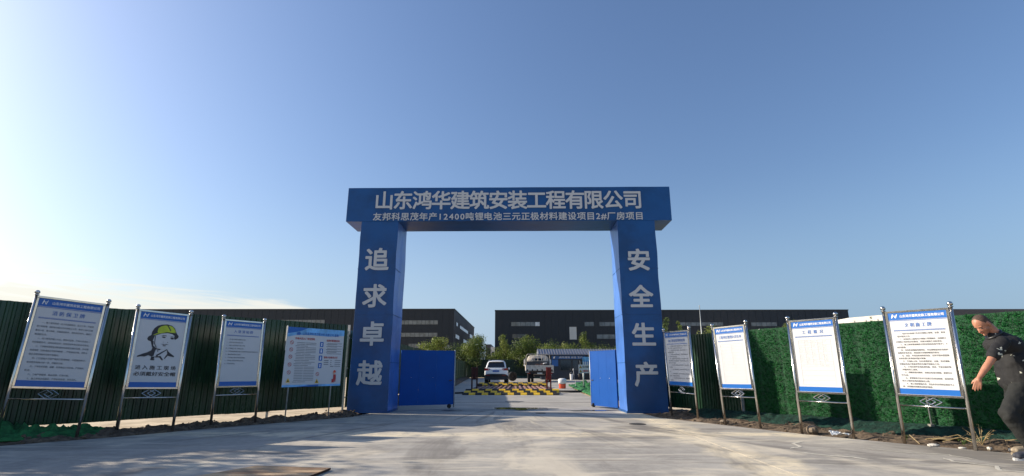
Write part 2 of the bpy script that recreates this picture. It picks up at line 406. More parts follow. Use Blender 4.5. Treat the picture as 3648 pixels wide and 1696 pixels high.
_fc = bpy.data.curves.new('glyphs', 'FONT'); _fo = bpy.data.objects.new('glyphs', _fc); _tc = {}
def text_geo(s, bold=0.0, res=1):
    k = (s, bold, res)
    if k not in _tc:
        _fc.body = s; _fc.offset = bold; _fc.resolution_u = res
        me = bpy.data.meshes.new_from_object(_fo)
        _tc[k] = ([(v.co.x, v.co.y) for v in me.vertices], [tuple(p.vertices) for p in me.polygons])
        bpy.data.meshes.remove(me)
    return _tc[k]
def lay(mb, s, x, y, h, fn, n=0.0, w=None, align='c', bold=0.0, res=1, mi=0):
    """text of cap box height h (em) centred/left at x, centre y; w stretches to a width"""
    vs, fs = text_geo(s, 0.0, res)
    if not vs: return
    x0 = min(p[0] for p in vs); x1 = max(p[0] for p in vs)
    sx = h / 0.92 if w is None else w / (x1 - x0)
    sy = h / 0.92; ww = (x1 - x0) * sx
    ox = x - ww / 2 if align == 'c' else x
    sh = [(0, 0)] if bold <= 0.009 else [(-1, 0), (1, 0)] if bold < 0.017 else [(-1, -.7), (1, .7), (-1, .7), (1, -.7)]
    for q_, (a, b) in enumerate(sh):     # heavier weight: the same glyph laid again, shifted by part of a stroke
        mb.add([fn(ox + (p[0] - x0 + a * bold) * sx, y + (p[1] - 0.385 + b * bold) * sy, n + q_ * 0.0002) for p in vs], fs, mi)

# ================================================================== THE SETTING
g = MB(); g.slab([(-400, -200), (400, -200), (400, 900), (-400, 900)], -0.6, -0.05)
tag(g.build('ground', 'sand'), kind='structure')

# concrete apron in front of the gate, cast in separate slabs
ap = struct('concrete_apron')
def clip_half(poly, a, b, c):   # keep a*x+b*y<=c
    o = []
    for i in range(len(poly)):
        p, q = poly[i], poly[(i + 1) % len(poly)]
        dp = a * p[0] + b * p[1] - c; dq = a * q[0] + b * q[1] - c
        if dp <= 0: o.append(p)
        if (dp < 0) != (dq < 0) and dp != dq:
            t = dp / (dp - dq); o.append((p[0] + (q[0] - p[0]) * t, p[1] + (q[1] - p[1]) * t))
    return o
apron = [(-14.5, -6), (-10.2, 3.9), (-8.6, 6.0), (-7.37, 7.61), (-6.49, 8.58), (-5.69, 9.82), (-3.86, 12.15), (-3.6, 13.9), (3.0, 13.9), (3.14, 12.2), (4.02, 10.53), (4.76, 9.15), (5.62, 8.0), (6.3, 7.25), (8.4, 4.6), (12.5, -6)]
xs = [-30, -3.63, 2.85, 30]; ys = [-30, 4.45, 9.05, 30]; G = 0.005
for i in range(3):
    for j in range(3):
        p = apron
        for a, b, c in ((-1, 0, -(xs[i] + G)), (1, 0, xs[i + 1] - G), (0, -1, -(ys[j] + G)), (0, 1, ys[j + 1] - G)):
            p = clip_half(p, a, b, c)
            if len(p) < 3: break
        if len(p) < 3: continue
        m = MB(); m.slab(p, -0.15, 0.0)
        o = m.build('concrete_slab', 'concrete', ap)
m = MB(); m.slab([(x * 0.999, y * 0.999) for x, y in apron], -0.16, -0.003); m.build('joint_filler', 'joint', ap)

# yard road beyond the gate
m = MB(); m.slab([(-3.6, 13.92), (3.0, 13.92), (2.85, 20), (2.9, 26), (3.3, 33), (10, 36), (30, 36), (30, 57), (30, 68.5), (-6.3, 68.5), (-5.2, 50), (-3.9, 31), (-3.75, 20)], -0.15, 0.0)
tag(m.build('yard_road', 'yard_concrete'), kind='structure')
# cross-joint of the yard
m = MB()
for y in (17.5, 36): m.box((-3.7, y, 0.0), (2.85, y + 0.015, 0.004))
tag(m.build('yard_joint', 'joint'), kind='structure')

# soil along the concrete
def terrain(name, corners, nu, nv, hf, m_, smooth=True):
    """corners: function (u,v)->(x,y)"""
    b = MB(); vs = []; fs = []
    for j in range(nv + 1):
        for i in range(nu + 1):
            x, y = corners(i / nu, j / nv); vs.append((x, y, hf(x, y, i / nu, j / nv)))
    for j in range(nv):
        for i in range(nu):
            a = j * (nu + 1) + i; fs.append((a, a + 1, a + nu + 2, a + nu + 1))
    b.add(vs, fs); return b.build(name, m_, smooth=smooth)
def path(pts):
    L = [0]
    for i in range(len(pts) - 1): L.append(L[-1] + math.dist(pts[i], pts[i + 1]))
    def f(t):
        d = t * L[-1]
        for i in range(len(pts) - 1):
            if d <= L[i + 1] or i == len(pts) - 2:
                k = (d - L[i]) / (L[i + 1] - L[i]); return (pts[i][0] + (pts[i + 1][0] - pts[i][0]) * k, pts[i][1] + (pts[i + 1][1] - pts[i][1]) * k)
    return f
def fbm(x, y, s, o=5): return noise.fractal((x * s, y * s, 3.1), 0.8, 2.1, o)
le = path([(-12.3, 0.0), (-10.2, 3.9), (-8.6, 6.0), (-7.37, 7.61), (-6.49, 8.58), (-5.69, 9.82), (-4.0, 12.15), (-3.8, 14.5)])
lo = path([(-15.5, 1.5), (-11.5, 6.0), (-9.2, 8.4), (-7.3, 10.8), (-5.2, 13.2), (-4.9, 16.5)])
def lsoil(u, v):
    a, b = le(u), lo(u); return (a[0] + (b[0] - a[0]) * v, a[1] + (b[1] - a[1]) * v)
def lh(x, y, u, v):
    bell = math.sin(math.pi * min(1, v * 1.25)) if v < 0.8 else 0.0
    h = -0.03 + bell * (0.05 + 0.12 * max(0, fbm(x, y, 1.7) + 0.25)) + 0.045 * fbm(x, y, 7)
    return h - 0.05 * v
tag(terrain('soil_strip', lsoil, 190, 26, lh, 'soil', False), kind='structure')
re_ = path([(2.95, 14.2), (3.1, 12.25), (4.02, 10.53), (4.76, 9.15), (5.62, 8.0), (6.3, 7.25), (8.4, 4.6), (10.6, 0)])
ro = path([(4.6, 15.0), (5.0, 13.2), (6.2, 11.4), (7.1, 10.0), (8.0, 8.7), (8.8, 7.6), (11.0, 4.6), (13.5, 0)])
def rsoil(u, v):
    a, b = re_(u), ro(u); return (a[0] + (b[0] - a[0]) * v, a[1] + (b[1] - a[1]) * v)
def rh(x, y, u, v):
    bell = math.sin(math.pi * min(1, v * 1.1))
    return -0.03 + bell * (0.035 + 0.08 * max(0, fbm(x, y, 1.6) + 0.2)) + 0.03 * fbm(x, y, 6.5)
tag(terrain('soil_strip', rsoil, 190, 30, rh, 'soil', False), kind='structure')
# clods, one mass
m = MB(); random.seed(3)
for k in range(900):
    if random.random() < 0.5: a_, b_ = random.uniform(0.05, 0.8), random.uniform(0.04, 0.8); x, y = rsoil(a_, b_); zz = rh(x, y, a_, b_)
    else: a_, b_ = random.uniform(0.3, 0.97), random.uniform(0.04, 0.6); x, y = lsoil(a_, b_); zz = lh(x, y, a_, b_)
    r = random.uniform(0.008, 0.035)
    m.ball((x, y, zz + r * 0.2), (r * random.uniform(.7, 1.4), r, r * random.uniform(.5, .9)), 5, 3)
tag(m.build('soil_clods', 'soil'), 'loose brown clods of earth scattered along both fences', 'soil', kind='stuff')

# verge inside the yard on the left, with a low kerb
vi = path([(-3.75, 14.2), (-3.8, 20), (-3.95, 31), (-5.2, 50), (-6.3, 68)]); vo = path([(-4.7, 14.2), (-4.9, 20), (-5.2, 31), (-6.6, 50), (-8, 68)])
def vs_(u, v):
    a, b = vi(u), vo(u); return (a[0] + (b[0] - a[0]) * v, a[1] + (b[1] - a[1]) * v)
tag(terrain('verge', vs_, 120, 8, lambda x, y, u, v: 0.0 + 0.18 * math.sin(math.pi * min(1, v * 1.2)) + 0.05 * fbm(x, y, 1.5), 'soil', False), kind='structure')

# stains, wet patches and sealed cracks on the concrete: thin sheets 4 mm up
def blot(cx, cy, rx, ry, n=28, seed=0, jag=0.25, z=0.004):
    pts = []
    for k in range(n):
        t = 2 * math.pi * k / n; q = 1 + jag * noise.noise((math.cos(t) * 1.7 + seed, math.sin(t) * 1.7, seed * 0.37)) * 2
        pts.append((cx + rx * q * math.cos(t), cy + ry * q * math.sin(t), z))
    return pts
pd = struct('puddles')
for cx, cy, rx, ry, sd, mt_ in ((0.02, 14.75, 0.72, 0.42, 1, 'water'), (-0.17, 17.9, 0.36, 0.42, 2, 'damp'), (2.0, 14.2, 0.50, 0.17, 5, 'water'),
                                (-1.75, 14.2, 0.30, 0.28, 9, 'damp'), (-0.95, 14.35, 0.09, 0.12, 10, 'damp')):
    m = MB(); m.poly(blot(cx, cy, rx, ry, 36, sd, 0.35)); m.build('puddle', mt_, pd)
    if mt_ == 'water':
        m = MB(); m.poly(blot(cx, cy, rx * 1.25, ry * 1.3, 36, sd + 3, 0.35, z=0.002)); m.build('damp_edge', 'damp', pd)
cr = struct('sealed_cracks')
def crack(pts, w_):
    m = MB(); L = []; Rr = []
    P = []
    for i in range(len(pts) - 1):
        a, b = Vector(pts[i]), Vector(pts[i + 1])
        for k in range(5): P.append(a.lerp(b, k / 5) + Vector((noise.noise((a.x + k, a.y, 1)), noise.noise((a.y, k, 5)))) * 0.035)
    P.append(Vector(pts[-1]))
    for i, p in enumerate(P):
        d = (P[min(i + 1, len(P) - 1)] - P[max(0, i - 1)]).normalized(); n_ = Vector((-d.y, d.x)) * w_ * (0.5 + 0.6 * abs(noise.noise((i * 0.7, 2, 2)))) * (0.2 + min(1, min(i, len(P) - 1 - i) / 2))
        L.append(p + n_); Rr.append(p - n_)
    for i in range(len(P) - 1):
        m.poly([(L[i].x, L[i].y, .004), (L[i + 1].x, L[i + 1].y, .004), (Rr[i + 1].x, Rr[i + 1].y, .004), (Rr[i].x, Rr[i].y, .004)])
    m.build('crack_seal', 'seal', cr)
crack([(4.30, 8.25), (4.02, 8.0), (3.95, 7.65), (3.72, 7.5)], 0.035)
crack([(3.62, 7.25), (3.85, 6.95), (4.12, 6.8), (4.2, 6.62)], 0.04)
crack([(4.72, 7.6), (5.0, 7.2), (5.45, 7.0), (5.5, 6.6)], 0.022)
crack([(5.2, 6.75), (5.12, 6.5), (5.35, 6.2), (5.15, 5.95), (5.45, 5.85)], 0.03)
crack([(5.8, 6.7), (6.1, 6.5), (6.5, 6.2)], 0.015)
for cx, cy, r_ in ((2.36, 10.72, 0.17), (0.54, 13.3, 0.14)):
    mh = thing('manhole_cover', (cx, cy, 0.0), 'small round iron cover in the concrete near the right pillar' if cx > 1 else 'small round iron cover in the concrete between the gate pillars', 'manhole cover', 'round covers in the concrete')
    m = MB(); m.lathe([(r_, 0.001), (r_, 0.005), (r_ * 0.9, 0.008), (r_ * 0.88, 0.006)], (0, 0, 0), n=24); m.build('frame_ring', 'iron', mh)
    m = MB(); m.lathe([(r_ * 0.84, 0.002), (r_ * 0.84, 0.010)], (0, 0, 0), n=24); m.build('lid', 'iron', mh)

# ================================================================== THE GATE ARCH
GY = 13.3; GD = 1.06
gate = thing('gate_arch', (-0.3, GY, 0), 'tall blue construction site gate arch with large grey Chinese lettering', 'gate')
gorg = (-0.3, GY, 0)
def wavy_box(x0, x1, y0, y1, z0, z1, amp=0.006, nz=22, nx=5, taper=None):
    """sheet-wrapped box with gentle dents; closed"""
    b = MB(); rings = []
    for k in range(nz + 1):
        z = z0 + (z1 - z0) * k / nz
        r = []
        per = [(x0 + (x1 - x0) * i / nx, y0) for i in range(nx)] + [(x1, y0 + (y1 - y0) * i / nx) for i in range(nx)] + \
              [(x1 - (x1 - x0) * i / nx, y1) for i in range(nx)] + [(x0, y1 - (y1 - y0) * i / nx) for i in range(nx)]
        for (x, y) in per:
            e = (abs(x - x0) < 1e-6 or abs(x - x1) < 1e-6)
            d = amp * 2 * noise.noise((x * 1.3, y * 3.1 + 9, z * 1.6)) 
            r.append((x + (d if e else 0), y + (d * 0.6 if not e else 0), z))
        rings.append(r)
    b.loft(rings)
    # the reveals (faces across the opening) are wrapped in a paler film
    for i, f in enumerate(b.f):
        if len(f) == 4:
            c = [b.v[j] for j in f]; ax = (c[1] - c[0]).cross(c[2] - c[1])
            if abs(ax.x) > abs(ax.y) and abs(ax.x) > abs(ax.z): b.m[i] = 1
    return b
for x0, x1 in ((-4.31, -3.29), (2.70, 3.72)):
    wavy_box(x0, x1, GY, GY + GD, 0.0, 4.99, 0.010).build('pillar', ['blue_skin', 'blue_film'], gate, gorg, bevel=0.006)
    m = MB(); m.box((x0 - 0.02, GY - 0.02, 0.0), (x1 + 0.02, GY + GD + 0.02, 0.05)); m.build('base_plate', 'blue_skin', gate, gorg)
    for zz in (1.22, 2.44, 3.66):     # lapped seams of the wrapping
        m = MB(); m.box((x0 - 0.006, GY - 0.006, zz), (x1 + 0.006, GY + GD + 0.006, zz + 0.012)); m.build('seam', 'blue_skin', gate, gorg)
m = MB(); LX0, LX1 = -4.745, 4.195; LZ0, LZ1 = 4.992, 5.97; nx = 40; vs = []
rings = []
for i in range(nx + 1):
    x = LX0 + (LX1 - LX0) * i / nx; d = lambda a: 0.008 * noise.noise((x * 1.1, a, 4))
    rings.append([(x, GY + d(1), LZ0 + d(7) * 0.6), (x, GY + GD, LZ0 + d(2) * 0.6), (x, GY + GD, LZ1), (x, GY + d(3), LZ1 + d(5) * 0.5)])
m.loft(rings); m.build('lintel', 'blue_skin', gate, gorg, bevel=0.006)
for i in range(1, 9):
    x = LX0 + (LX1 - LX0) * i / 9
    m = MB(); m.box((x, GY - 0.009, LZ0 + 0.012), (x + 0.010, GY - 0.002, LZ1 - 0.012)); m.build('seam', 'blue_skin', gate, gorg)
gf = lambda x, z, n: (x, GY - 0.014 - n, z)
def heavy(b, vs, fs, x, z, xm, sx, sz, bold):
    n = 0
    for a, c in ((0, 0), (-1, 0), (1, 0), (0, -1), (0, 1), (-.8, -.8), (.8, -.8), (-.8, .8), (.8, .8)):
        b.add([gf(x + (p[0] - xm + a * bold) * sx, z + (p[1] - 0.385 + c * bold) * sz, n * 0.0003) for p in vs], fs); n += 1
def chars(s, cx, cz, ch_w, ch_h, pitch, bold, vertical=False):
    for i, c in enumerate(s):
        x = cx if vertical else cx + (i - (len(s) - 1) / 2) * pitch
        z = cz - i * pitch if vertical else cz
        b = MB(); vs, fs = text_geo(c, 0, 2)
        x0 = min(p[0] for p in vs); x1 = max(p[0] for p in vs); y0 = min(p[1] for p in vs); y1 = max(p[1] for p in vs)
        w0 = (x1 - x0) if not c.isdigit() and c != '#' else 0.9
        heavy(b, vs, fs, x, z, (x0 + x1) / 2, ch_w, ch_h, bold)
        b.build('character', 'print_grey', gate, gorg)
# company name
s1 = '山东鸿华建筑安装工程有限公司'
chars(s1, -0.285, 5.60, 0.56, 0.56, 0.528, 0.022)
# project line, digits narrower than the characters
s2 = '友邦科思茂年产12400吨锂电池三元正极材料建设项目2#厂房项目'
wd = lambda c: 0.60 if c in '0123456789#' else 1.0
tot = sum(wd(c) for c in s2); unit = 7.44 / tot; x = -0.285 - 3.72
for c in s2:
    b = MB(); vs, fs = text_geo(c, 0, 2)
    a0 = min(p[0] for p in vs); a1 = max(p[0] for p in vs)
    xc = x + wd(c) * unit / 2; sx = unit * 0.97
    heavy(b, vs, fs, xc, 5.125, (a0 + a1) / 2, sx, 0.235, 0.018)
    b.build('character', 'print_grey', gate, gorg); x += wd(c) * unit
chars('追求卓越', -3.80, 3.93, 0.66, 0.64, 0.985, 0.026, True)
chars('安全生产', 3.22, 3.90, 0.64, 0.62, 0.985, 0.026, True)

# gate leaves: steel-framed blue sheets
def leaf(hx, hy, ex, ey, z0, z1, label, wheel):
    t_ = thing('gate_leaf', (hx, hy, 0), label, 'gate leaf', 'blue leaves of the site gate')
    A = Vector((hx, hy, 0)); B = Vector((ex, ey, 0)); u = (B - A).normalized(); L = (B - A).length; n_ = Vector((u.y, -u.x, 0))
    if n_.y > 0: n_ = -n_
    F = lambda a, b, c: tuple(A + u * a + n_ * b + Vector((0, 0, c)))
    npan = 3
    for k in range(npan):
        a0 = 0.03 + (L - 0.06) * k / npan; a1 = 0.03 + (L - 0.06) * (k + 1) / npan - 0.003
        m = MB(); m.box((a0, 0.0, z0 + 0.03), (a1, 0.012, z1 - 0.02), fn=F); m.build('sheet', 'blue_leaf', t_, A)
    m = MB()
    for a, b in ((0, 0.03), (L - 0.03, L)): m.box((a, -0.03, z0), (b, 0.016, z1), fn=F)
    m.box((0.03, -0.03, z0), (L - 0.03, 0.016, z0 + 0.03), fn=F); m.box((0.03, -0.03, z1 - 0.02), (L - 0.03, 0.016, z1), fn=F)
    m.box((0.03, -0.04, (z0 + z1) / 2), (L - 0.03, -0.002, (z0 + z1) / 2 + 0.04), fn=F)
    m.build('frame', 'blue_leaf', t_, A)
    m = MB(); m.tube([F(L + 0.022, -0.01, 0.03), F(L + 0.022, -0.01, z1 + 0.02)], 0.02, 8); m.build('end_post', 'galv', t_, A, smooth=True)
    m = MB(); c = F(L - 0.12, 0.02, 0.06); m.ball(c, (0.06, 0.03, 0.06), 10, 6); m.build('wheel', 'rubber', t_, A, smooth=True)
    for a in (0.3, L * 0.6):
        m = MB(); m.ball(F(a, 0.016, (z0 + z1) / 2), 0.008, 6, 4); m.build('rivet', 'steel_dull', t_, A)
    m = MB(); m.box((L - 0.14, 0.013, 0.74), (L - 0.06, 0.03, 0.765), fn=F); m.build('bolt', 'iron', t_, A)
leaf(-3.27, 14.42, -1.86, 15.0, 0.10, 1.58, 'dark blue gate leaf swung open beside the left pillar, in shade', True)
leaf(2.68, 14.42, 2.12, 15.5, 0.05, 1.58, 'bright sunlit blue gate leaf swung open beside the right pillar', True)

# ================================================================== FENCES
def fence(A, B, z0, z1, n, mt_, label, ribs=9, depth=0.022, post_every=3, posts_side=-1, part='sheet', top=None):
    A = Vector((*A, 0)); B = Vector((*B, 0)); L = (B - A).length; u = (B - A) / L; nn = Vector((u.y, -u.x, 0))
    if nn.y > 0: nn = -nn
    t_ = thing('green_fence', A, label, 'fence')
    for k in range(n):
        a0 = L * k / n; a1 = min(L, L * (k + 1) / n + 0.03); m = MB(); W = a1 - a0
        off = 0.010 * (k % 2); zt = z1 + 0.012 * noise.noise((k * 1.7, 1, 1)); zb = z0 + 0.015 * noise.noise((k * 1.3, 7, 1))
        prof = []
        for r in range(ribs):
            c = a0 + W * r / ribs; q = W / ribs
            prof += [(c, 0), (c + q * 0.30, 0), (c + q * 0.42, depth), (c + q * 0.68, depth), (c + q * 0.8, 0)]
        prof.append((a1, 0))
        nz = 5; vs = []; fs = []; P = len(prof)
        for j in range(nz + 1):
            z = zb + (zt - zb) * j / nz
            for (a, d) in prof:
                p = A + u * a + nn * (d + off + 0.006 * noise.noise((a * 2.0, z * 1.5, k)))
                vs.append((p.x, p.y, z))
        for j in range(nz):
            for i in range(P - 1):
                fs.append((j * P + i, j * P + i + 1, (j + 1) * P + i + 1, (j + 1) * P + i))
        m.add(vs, fs); m.build(part, mt_, t_, A)
    for k in range(0, n + 1, post_every):
        p = A + u * (L * k / n) + nn * posts_side * 0.05
        m = MB(); m.box((p.x - 0.02, p.y - 0.02, -0.05), (p.x + 0.02, p.y + 0.02, z1 - 0.02)); m.build('post', 'galv', t_, A)
    for z in (z0 + 0.25, (z0 + z1) / 2, z1 - 0.2):
        m = MB(); a = A + nn * posts_side * 0.022; b = B + nn * posts_side * 0.022
        m.tube([(a.x, a.y, z), (b.x, b.y, z)], 0.015, 4); m.build('rail', 'galv', t_, A)
    return t_, A, u, nn, L
fence((-12.6, 3.55), (-4.42, 13.2), 0.15, 2.165, 14, 'sheet_green', 'dark green ribbed sheet fence behind the left row of notice boards', ribs=8)
fence((-4.40, 13.38), (-6.9, 68.5), 0.12, 2.05, 31, 'sheet_green_in', 'green sheet fence running back into the yard behind the left gate leaf', ribs=6, depth=0.03, posts_side=1)
fence((-6.9, 69.2), (2.4, 69.2), 0.05, 2.35, 8, 'sheet_green_in', 'dark green fence across the far end of the yard behind the car', ribs=6)
# short ribbed stretch beside the right pillar
fence((3.85, 13.75), (5.0, 12.02), 0.12, 1.90, 3, 'sheet_green', 'short ribbed green fence stretch just right of the right pillar', ribs=9, post_every=1)

# fence covered in artificial turf
A = Vector((5.03, 11.97, 0)); B = Vector((11.2, 2.84, 0)); L = (B - A).length; u = (B - A) / L; nn = Vector((u.y, -u.x, 0)); nn = -nn if nn.y > 0 else nn
tf = thing('turf_fence', A, 'green artificial turf clad fence behind the right row of notice boards', 'fence')
npan = 22; random.seed(5)
for k in range(npan):
    a0 = L * k / npan; a1 = L * (k + 1) / npan + 0.004; m = MB(); zt = 1.925 + 0.015 * noise.noise((k, 3, 3)); zb = 0.12
    vs = []; fs = []; nx = 8; nz = 12
    for j in range(nz + 1):
        for i in range(nx + 1):
            q = i / nx; a = a0 + (a1 - a0) * q; z = zb + (zt - zb) * j / nz
            d = 0.02 * math.sin(math.pi * q) ** 0.5 + 0.010 * noise.noise((a * 3, z * 2, 1))
            p = A + u * a + nn * d; vs.append((p.x, p.y, z))
    for j in range(nz):
        for i in range(nx): fs.append((j * (nx + 1) + i, j * (nx + 1) + i + 1, (j + 1) * (nx + 1) + i + 1, (j + 1) * (nx + 1) + i))
    m.add(vs, fs); m.build('turf_panel', 'turf_base', tf, A, smooth=True)
m = MB(); NB = 22000
for k in range(NB):
    a = random.uniform(0, 8.6); q = (a * npan / L) % 1
    if q < 0.06 or q > 0.94: continue
    z = random.uniform(0.13, 1.89); d = 0.02 * math.sin(math.pi * q) ** 0.5 + 0.006
    th = random.gauss(math.pi / 2, 1.1); ln = random.uniform(0.03, 0.075); w_ = random.uniform(0.003, 0.007)
    d0 = Vector((math.cos(th), math.sin(th))); pr = Vector((-d0.y, d0.x)) * w_
    cv = random.uniform(-0.4, 0.4)
    def P2(s_, t_, o_): 
        x_ = a + d0.x * s_ + pr.x * t_ + (-d0.y) * cv * s_ * s_ * 8; z_ = z + d0.y * s_ + pr.y * t_ + d0.x * cv * s_ * s_ * 8
        p = A + u * x_ + nn * (d + o_); return (p.x, p.y, z_)
    lift = random.uniform(0.008, 0.03)
    mi = random.choices((0, 1, 2), (0.35, 0.45, 0.2))[0]
    m.add([P2(0, -1, 0), P2(0, 1, 0), P2(ln * .55, .8, lift), P2(ln * .55, -.8, lift), P2(ln, 0, lift * 0.7)], [(0, 1, 2, 3), (3, 2, 4)], mi)
o = m.build('turf_blades', ['blade_dark', 'blade_mid', 'blade_light'], tf, A); o['kind'] = 'stuff'
def on_r(a, d, z):
    p = A + u * a + nn * d; return (p.x, p.y, z)
for a, zt in ((0.05, 1.95), (3.45, 1.9), (6.6, 1.9)):      # support pipes in front, each in a small concrete foot
    m = MB(); m.tube([on_r(a - 0.0, 0.06, 0.1), on_r(a, 0.05, zt)], 0.014, 8); o = m.build('support_pipe', 'galv', tf, A, smooth=True)
    m = MB(); c = Vector(on_r(a, 0.09, 0)); m.box((c.x - .035, c.y - .035, -0.03), (c.x + .035, c.y + .035, 0.17)); m.build('foot_block', 'kerb', tf, A, bevel=0.006)
m = MB()
for a in (0.6, 1.9, 3.2): m.ball(on_r(a, 0.03, 1.915), 0.012, 6, 4)
m.build('fixings', 'plastic_white', tf, A)

# nets
def net(name, corner, nu, nv, hf, mt_, label):
    o = terrain(name, corner, nu, nv, hf, mt_, True); sol = o.modifiers.new('thick', 'SOLIDIFY'); sol.thickness = 0.012
    return tag(o, label, 'netting', kind='stuff')
def quadmap(a, b, c, d): return lambda u_, v_: tuple((Vector(a).lerp(Vector(b), u_)).lerp(Vector(d).lerp(Vector(c), u_), v_))
def crumple(x, y, s=1): return 0.55 * abs(fbm(x, y, 2.2 * s, 4)) + 0.30 * abs(fbm(x, y, 6 * s, 3)) + 0.13 * abs(fbm(x + 9, y, 17 * s, 2))
net('dust_net', quadmap((-9.3, 6.3), (-6.55, 9.0), (-7.3, 9.75), (-9.9, 7.2)), 110, 40, lambda x, y, a, b: -0.03 + math.sin(math.pi * a) ** 0.5 * math.sin(math.pi * min(1, b * 1.1 + 0.03)) ** 0.6 * (0.12 + 0.34 * crumple(x, y)), 'net', 'crumpled bright green dust net heaped under the left fence')
net('dust_net', quadmap((3.6, 12.6), (7.55, 6.9), (8.2, 7.3), (4.5, 12.85)), 220, 20, lambda x, y, a, b: -0.04 + b * 0.20 + math.sin(math.pi * b) * 0.16 * crumple(x, y), 'net_dark', 'dark green dust net lying along the foot of the turf fence')
net('dust_net', quadmap((2.8, 19.5), (8, 20), (9, 38), (3.25, 35)), 60, 90, lambda x, y, a, b: 0.02 + math.sin(math.pi * min(1, a * 1.5 + 0.02)) ** .5 * (0.03 + 0.55 * crumple(x, y, 0.8)), 'net', 'bright green dust net covering the earth right of the wheel wash')
net('dust_net', quadmap((-1.2, 66.5), (3.5, 66.5), (3.5, 69), (-1.2, 69)), 50, 16, lambda x, y, a, b: 0.02 + math.sin(math.pi * b) * (0.12 + 0.4 * crumple(x, y)), 'net_dark', 'blue green netting heaped at the foot of the far fence')

# ================================================================== NOTICE BOARDS
def sign_frame(BL, BR, TL, TR, ztop=1.985):
    BL, BR, TL, TR = map(Vector, (BL, BR, TL, TR)); W = (BR - BL).length
    uu = (BR - BL).normalized(); n_ = uu.cross(Vector((0, 0, 1)))
    def F(x, n, z):
        a = x / W; v = z / ztop
        p = BL.lerp(BR, a).lerp(TL.lerp(TR, a), v); return p + n_ * n
    return F, W
def notice_board(corners, label, body):
    F, W = sign_frame(*corners); org = F(W / 2, 0, 0)
    t_ = thing('notice_board', org, label, 'notice board', 'steel framed notice boards lining the entrance')
    for a in (0, W):
        m = MB(); m.tube([F(a, 0, -0.12), F(a, 0, 0.7), F(a, 0, 1.925)], 0.0235, 14)
        p = m.build('post', 'steel', t_, org, smooth=True)
        m = MB(); c = F(a, 0, 1.925)
        m.lathe([(0.024, 0), (0.034, 0.004), (0.034, 0.014), (0.02, 0.018)], c, n=14); m.ball(c + Vector((0, 0, 0.05)), (0.037, 0.037, 0.034), 14, 10)
        m.build('knob', 'steel', p, org, smooth=True)
    pl, pr, pt, pb = 0.055, W - 0.055, 1.893, 0.700     # panel
    for a0, a1, z0, z1 in ((0.022, W - 0.022, pt, pt + 0.030), (0.022, W - 0.022, pb - 0.030, pb), (0.022, pl, pb, pt), (pr, W - 0.022, pb, pt)):
        m = MB(); m.box((a0, -0.016, z0), (a1, 0.018, z1), fn=F); m.build('frame_bar', 'steel', t_, org, bevel=0.004)
    m = MB(); m.box((pl, -0.012, pb), (pr, 0.006, pt), fn=F); panel = m.build('panel', 'board', t_, org)
    pw = pr - pl; ph = pt - pb
    Q = lambda x, y, n: F(pl + x, 0.008 + n, pt + y)    # y is down-negative
    m = MB(); m.box((0, 0, -0.108), (pw, 0.0015, 0), fn=lambda a, b, c: Q(a, c, b)); m.build('header_band', 'board_blue', panel, org)
    m = MB(); m.box((0, 0, -0.122), (pw, 0.0015, -0.115), fn=lambda a, b, c: Q(a, c, b)); m.build('header_rule', 'board_blue', panel, org); m = MB(); m.box((0, 0, -ph), (pw, 0.0015, -ph + 0.078), fn=lambda a, b, c: Q(a, c, b)); m.build('footer_band', 'board_blue', panel, org)
    m = MB(); lay(m, '山东鸿华建筑安装工程有限公司', pw * 0.585, -0.054, 0.040, Q, 0.003, w=pw * 0.74, bold=0.022)
    # emblem: slanted N of two ribbons
    ex, ey, es = pw * 0.055, -0.080, 0.060
    for pts in (((0, 0), (.22, 0), (.55, .62), (.45, 1.0), (.30, 1.0)), ((.42, .98), (.62, .62), (.98, .22), (1.0, .0), (.86, .02)), ((.88, .0), (1.08, 0), (1.42, .95), (1.22, .95)), ((.10, .50), (1.28, .52), (1.33, .62), (.14, .62))):
        m.poly([Q(ex + a * es, ey + b * es, 0.003 + 0.0004 * (len(pts))) for a, b in pts])
    m.build('header_lettering', 'ink_white', panel, org)
    body(panel, org, Q, pw, ph)
    # lower rail and linked-diamond ornament
    m = MB(); m.tube([F(0.02, 0, 0.535), F(W - 0.02, 0, 0.535)], 0.0115, 10); m.build('lower_rail', 'steel', t_, org, smooth=True)
    for cx in (W / 2 - 0.040, W / 2 + 0.040):
        m = MB(); zc = 0.603; hw, hh = 0.098, 0.056
        pts = [(cx - hw, zc), (cx, zc + hh), (cx + hw, zc), (cx, zc - hh), (cx - hw, zc)]
        dd = 0.006 if cx > W / 2 else -0.006
        for i in range(4): m.tube([F(pts[i][0], dd, pts[i][1]), F(pts[i + 1][0], dd, pts[i + 1][1])], 0.007, 6)
        m.build('diamond', 'steel', t_, org)
    return t_
def title(panel, org, Q, pw, s, h=0.062, w=0.46, rule=True):
    m = MB(); lay(m, s, pw / 2, -0.190, h, Q, 0.002, w=pw * w, bold=0.012)
    if rule:
        m.box((pw * .06, 0.0, -0.262), (pw * .94, 0.001, -0.258), fn=lambda a, b, c: Q(a, c, b + .002)); m.box((pw * .06, 0, -0.275), (pw * .94, 0.001, -0.268), fn=lambda a, b, c: Q(a, c, b + .002))
    m.build('title', 'ink_blue', panel, org)
def para(panel, org, Q, pw, paras, n, y0, y1, h, col='ink_grey', bold=0.008):
    lines = []
    for p in paras:
        p = '　　' + p
        while p: lines.append(p[:n]); p = p[n:]
    m = MB(); dy = (y1 - y0) / max(1, len(lines) - 1); em = pw * 0.86 / n
    for i, l in enumerate(lines):
        ind = 2 if l.startswith('　　') else 0; s = l[ind:]
        if s: lay(m, s, pw * 0.07 + ind * em, y0 + dy * i, h, Q, 0.002, w=em * (len(s) - 0.12), align='l', bold=bold)
    m.build('lettering', col, panel, org)

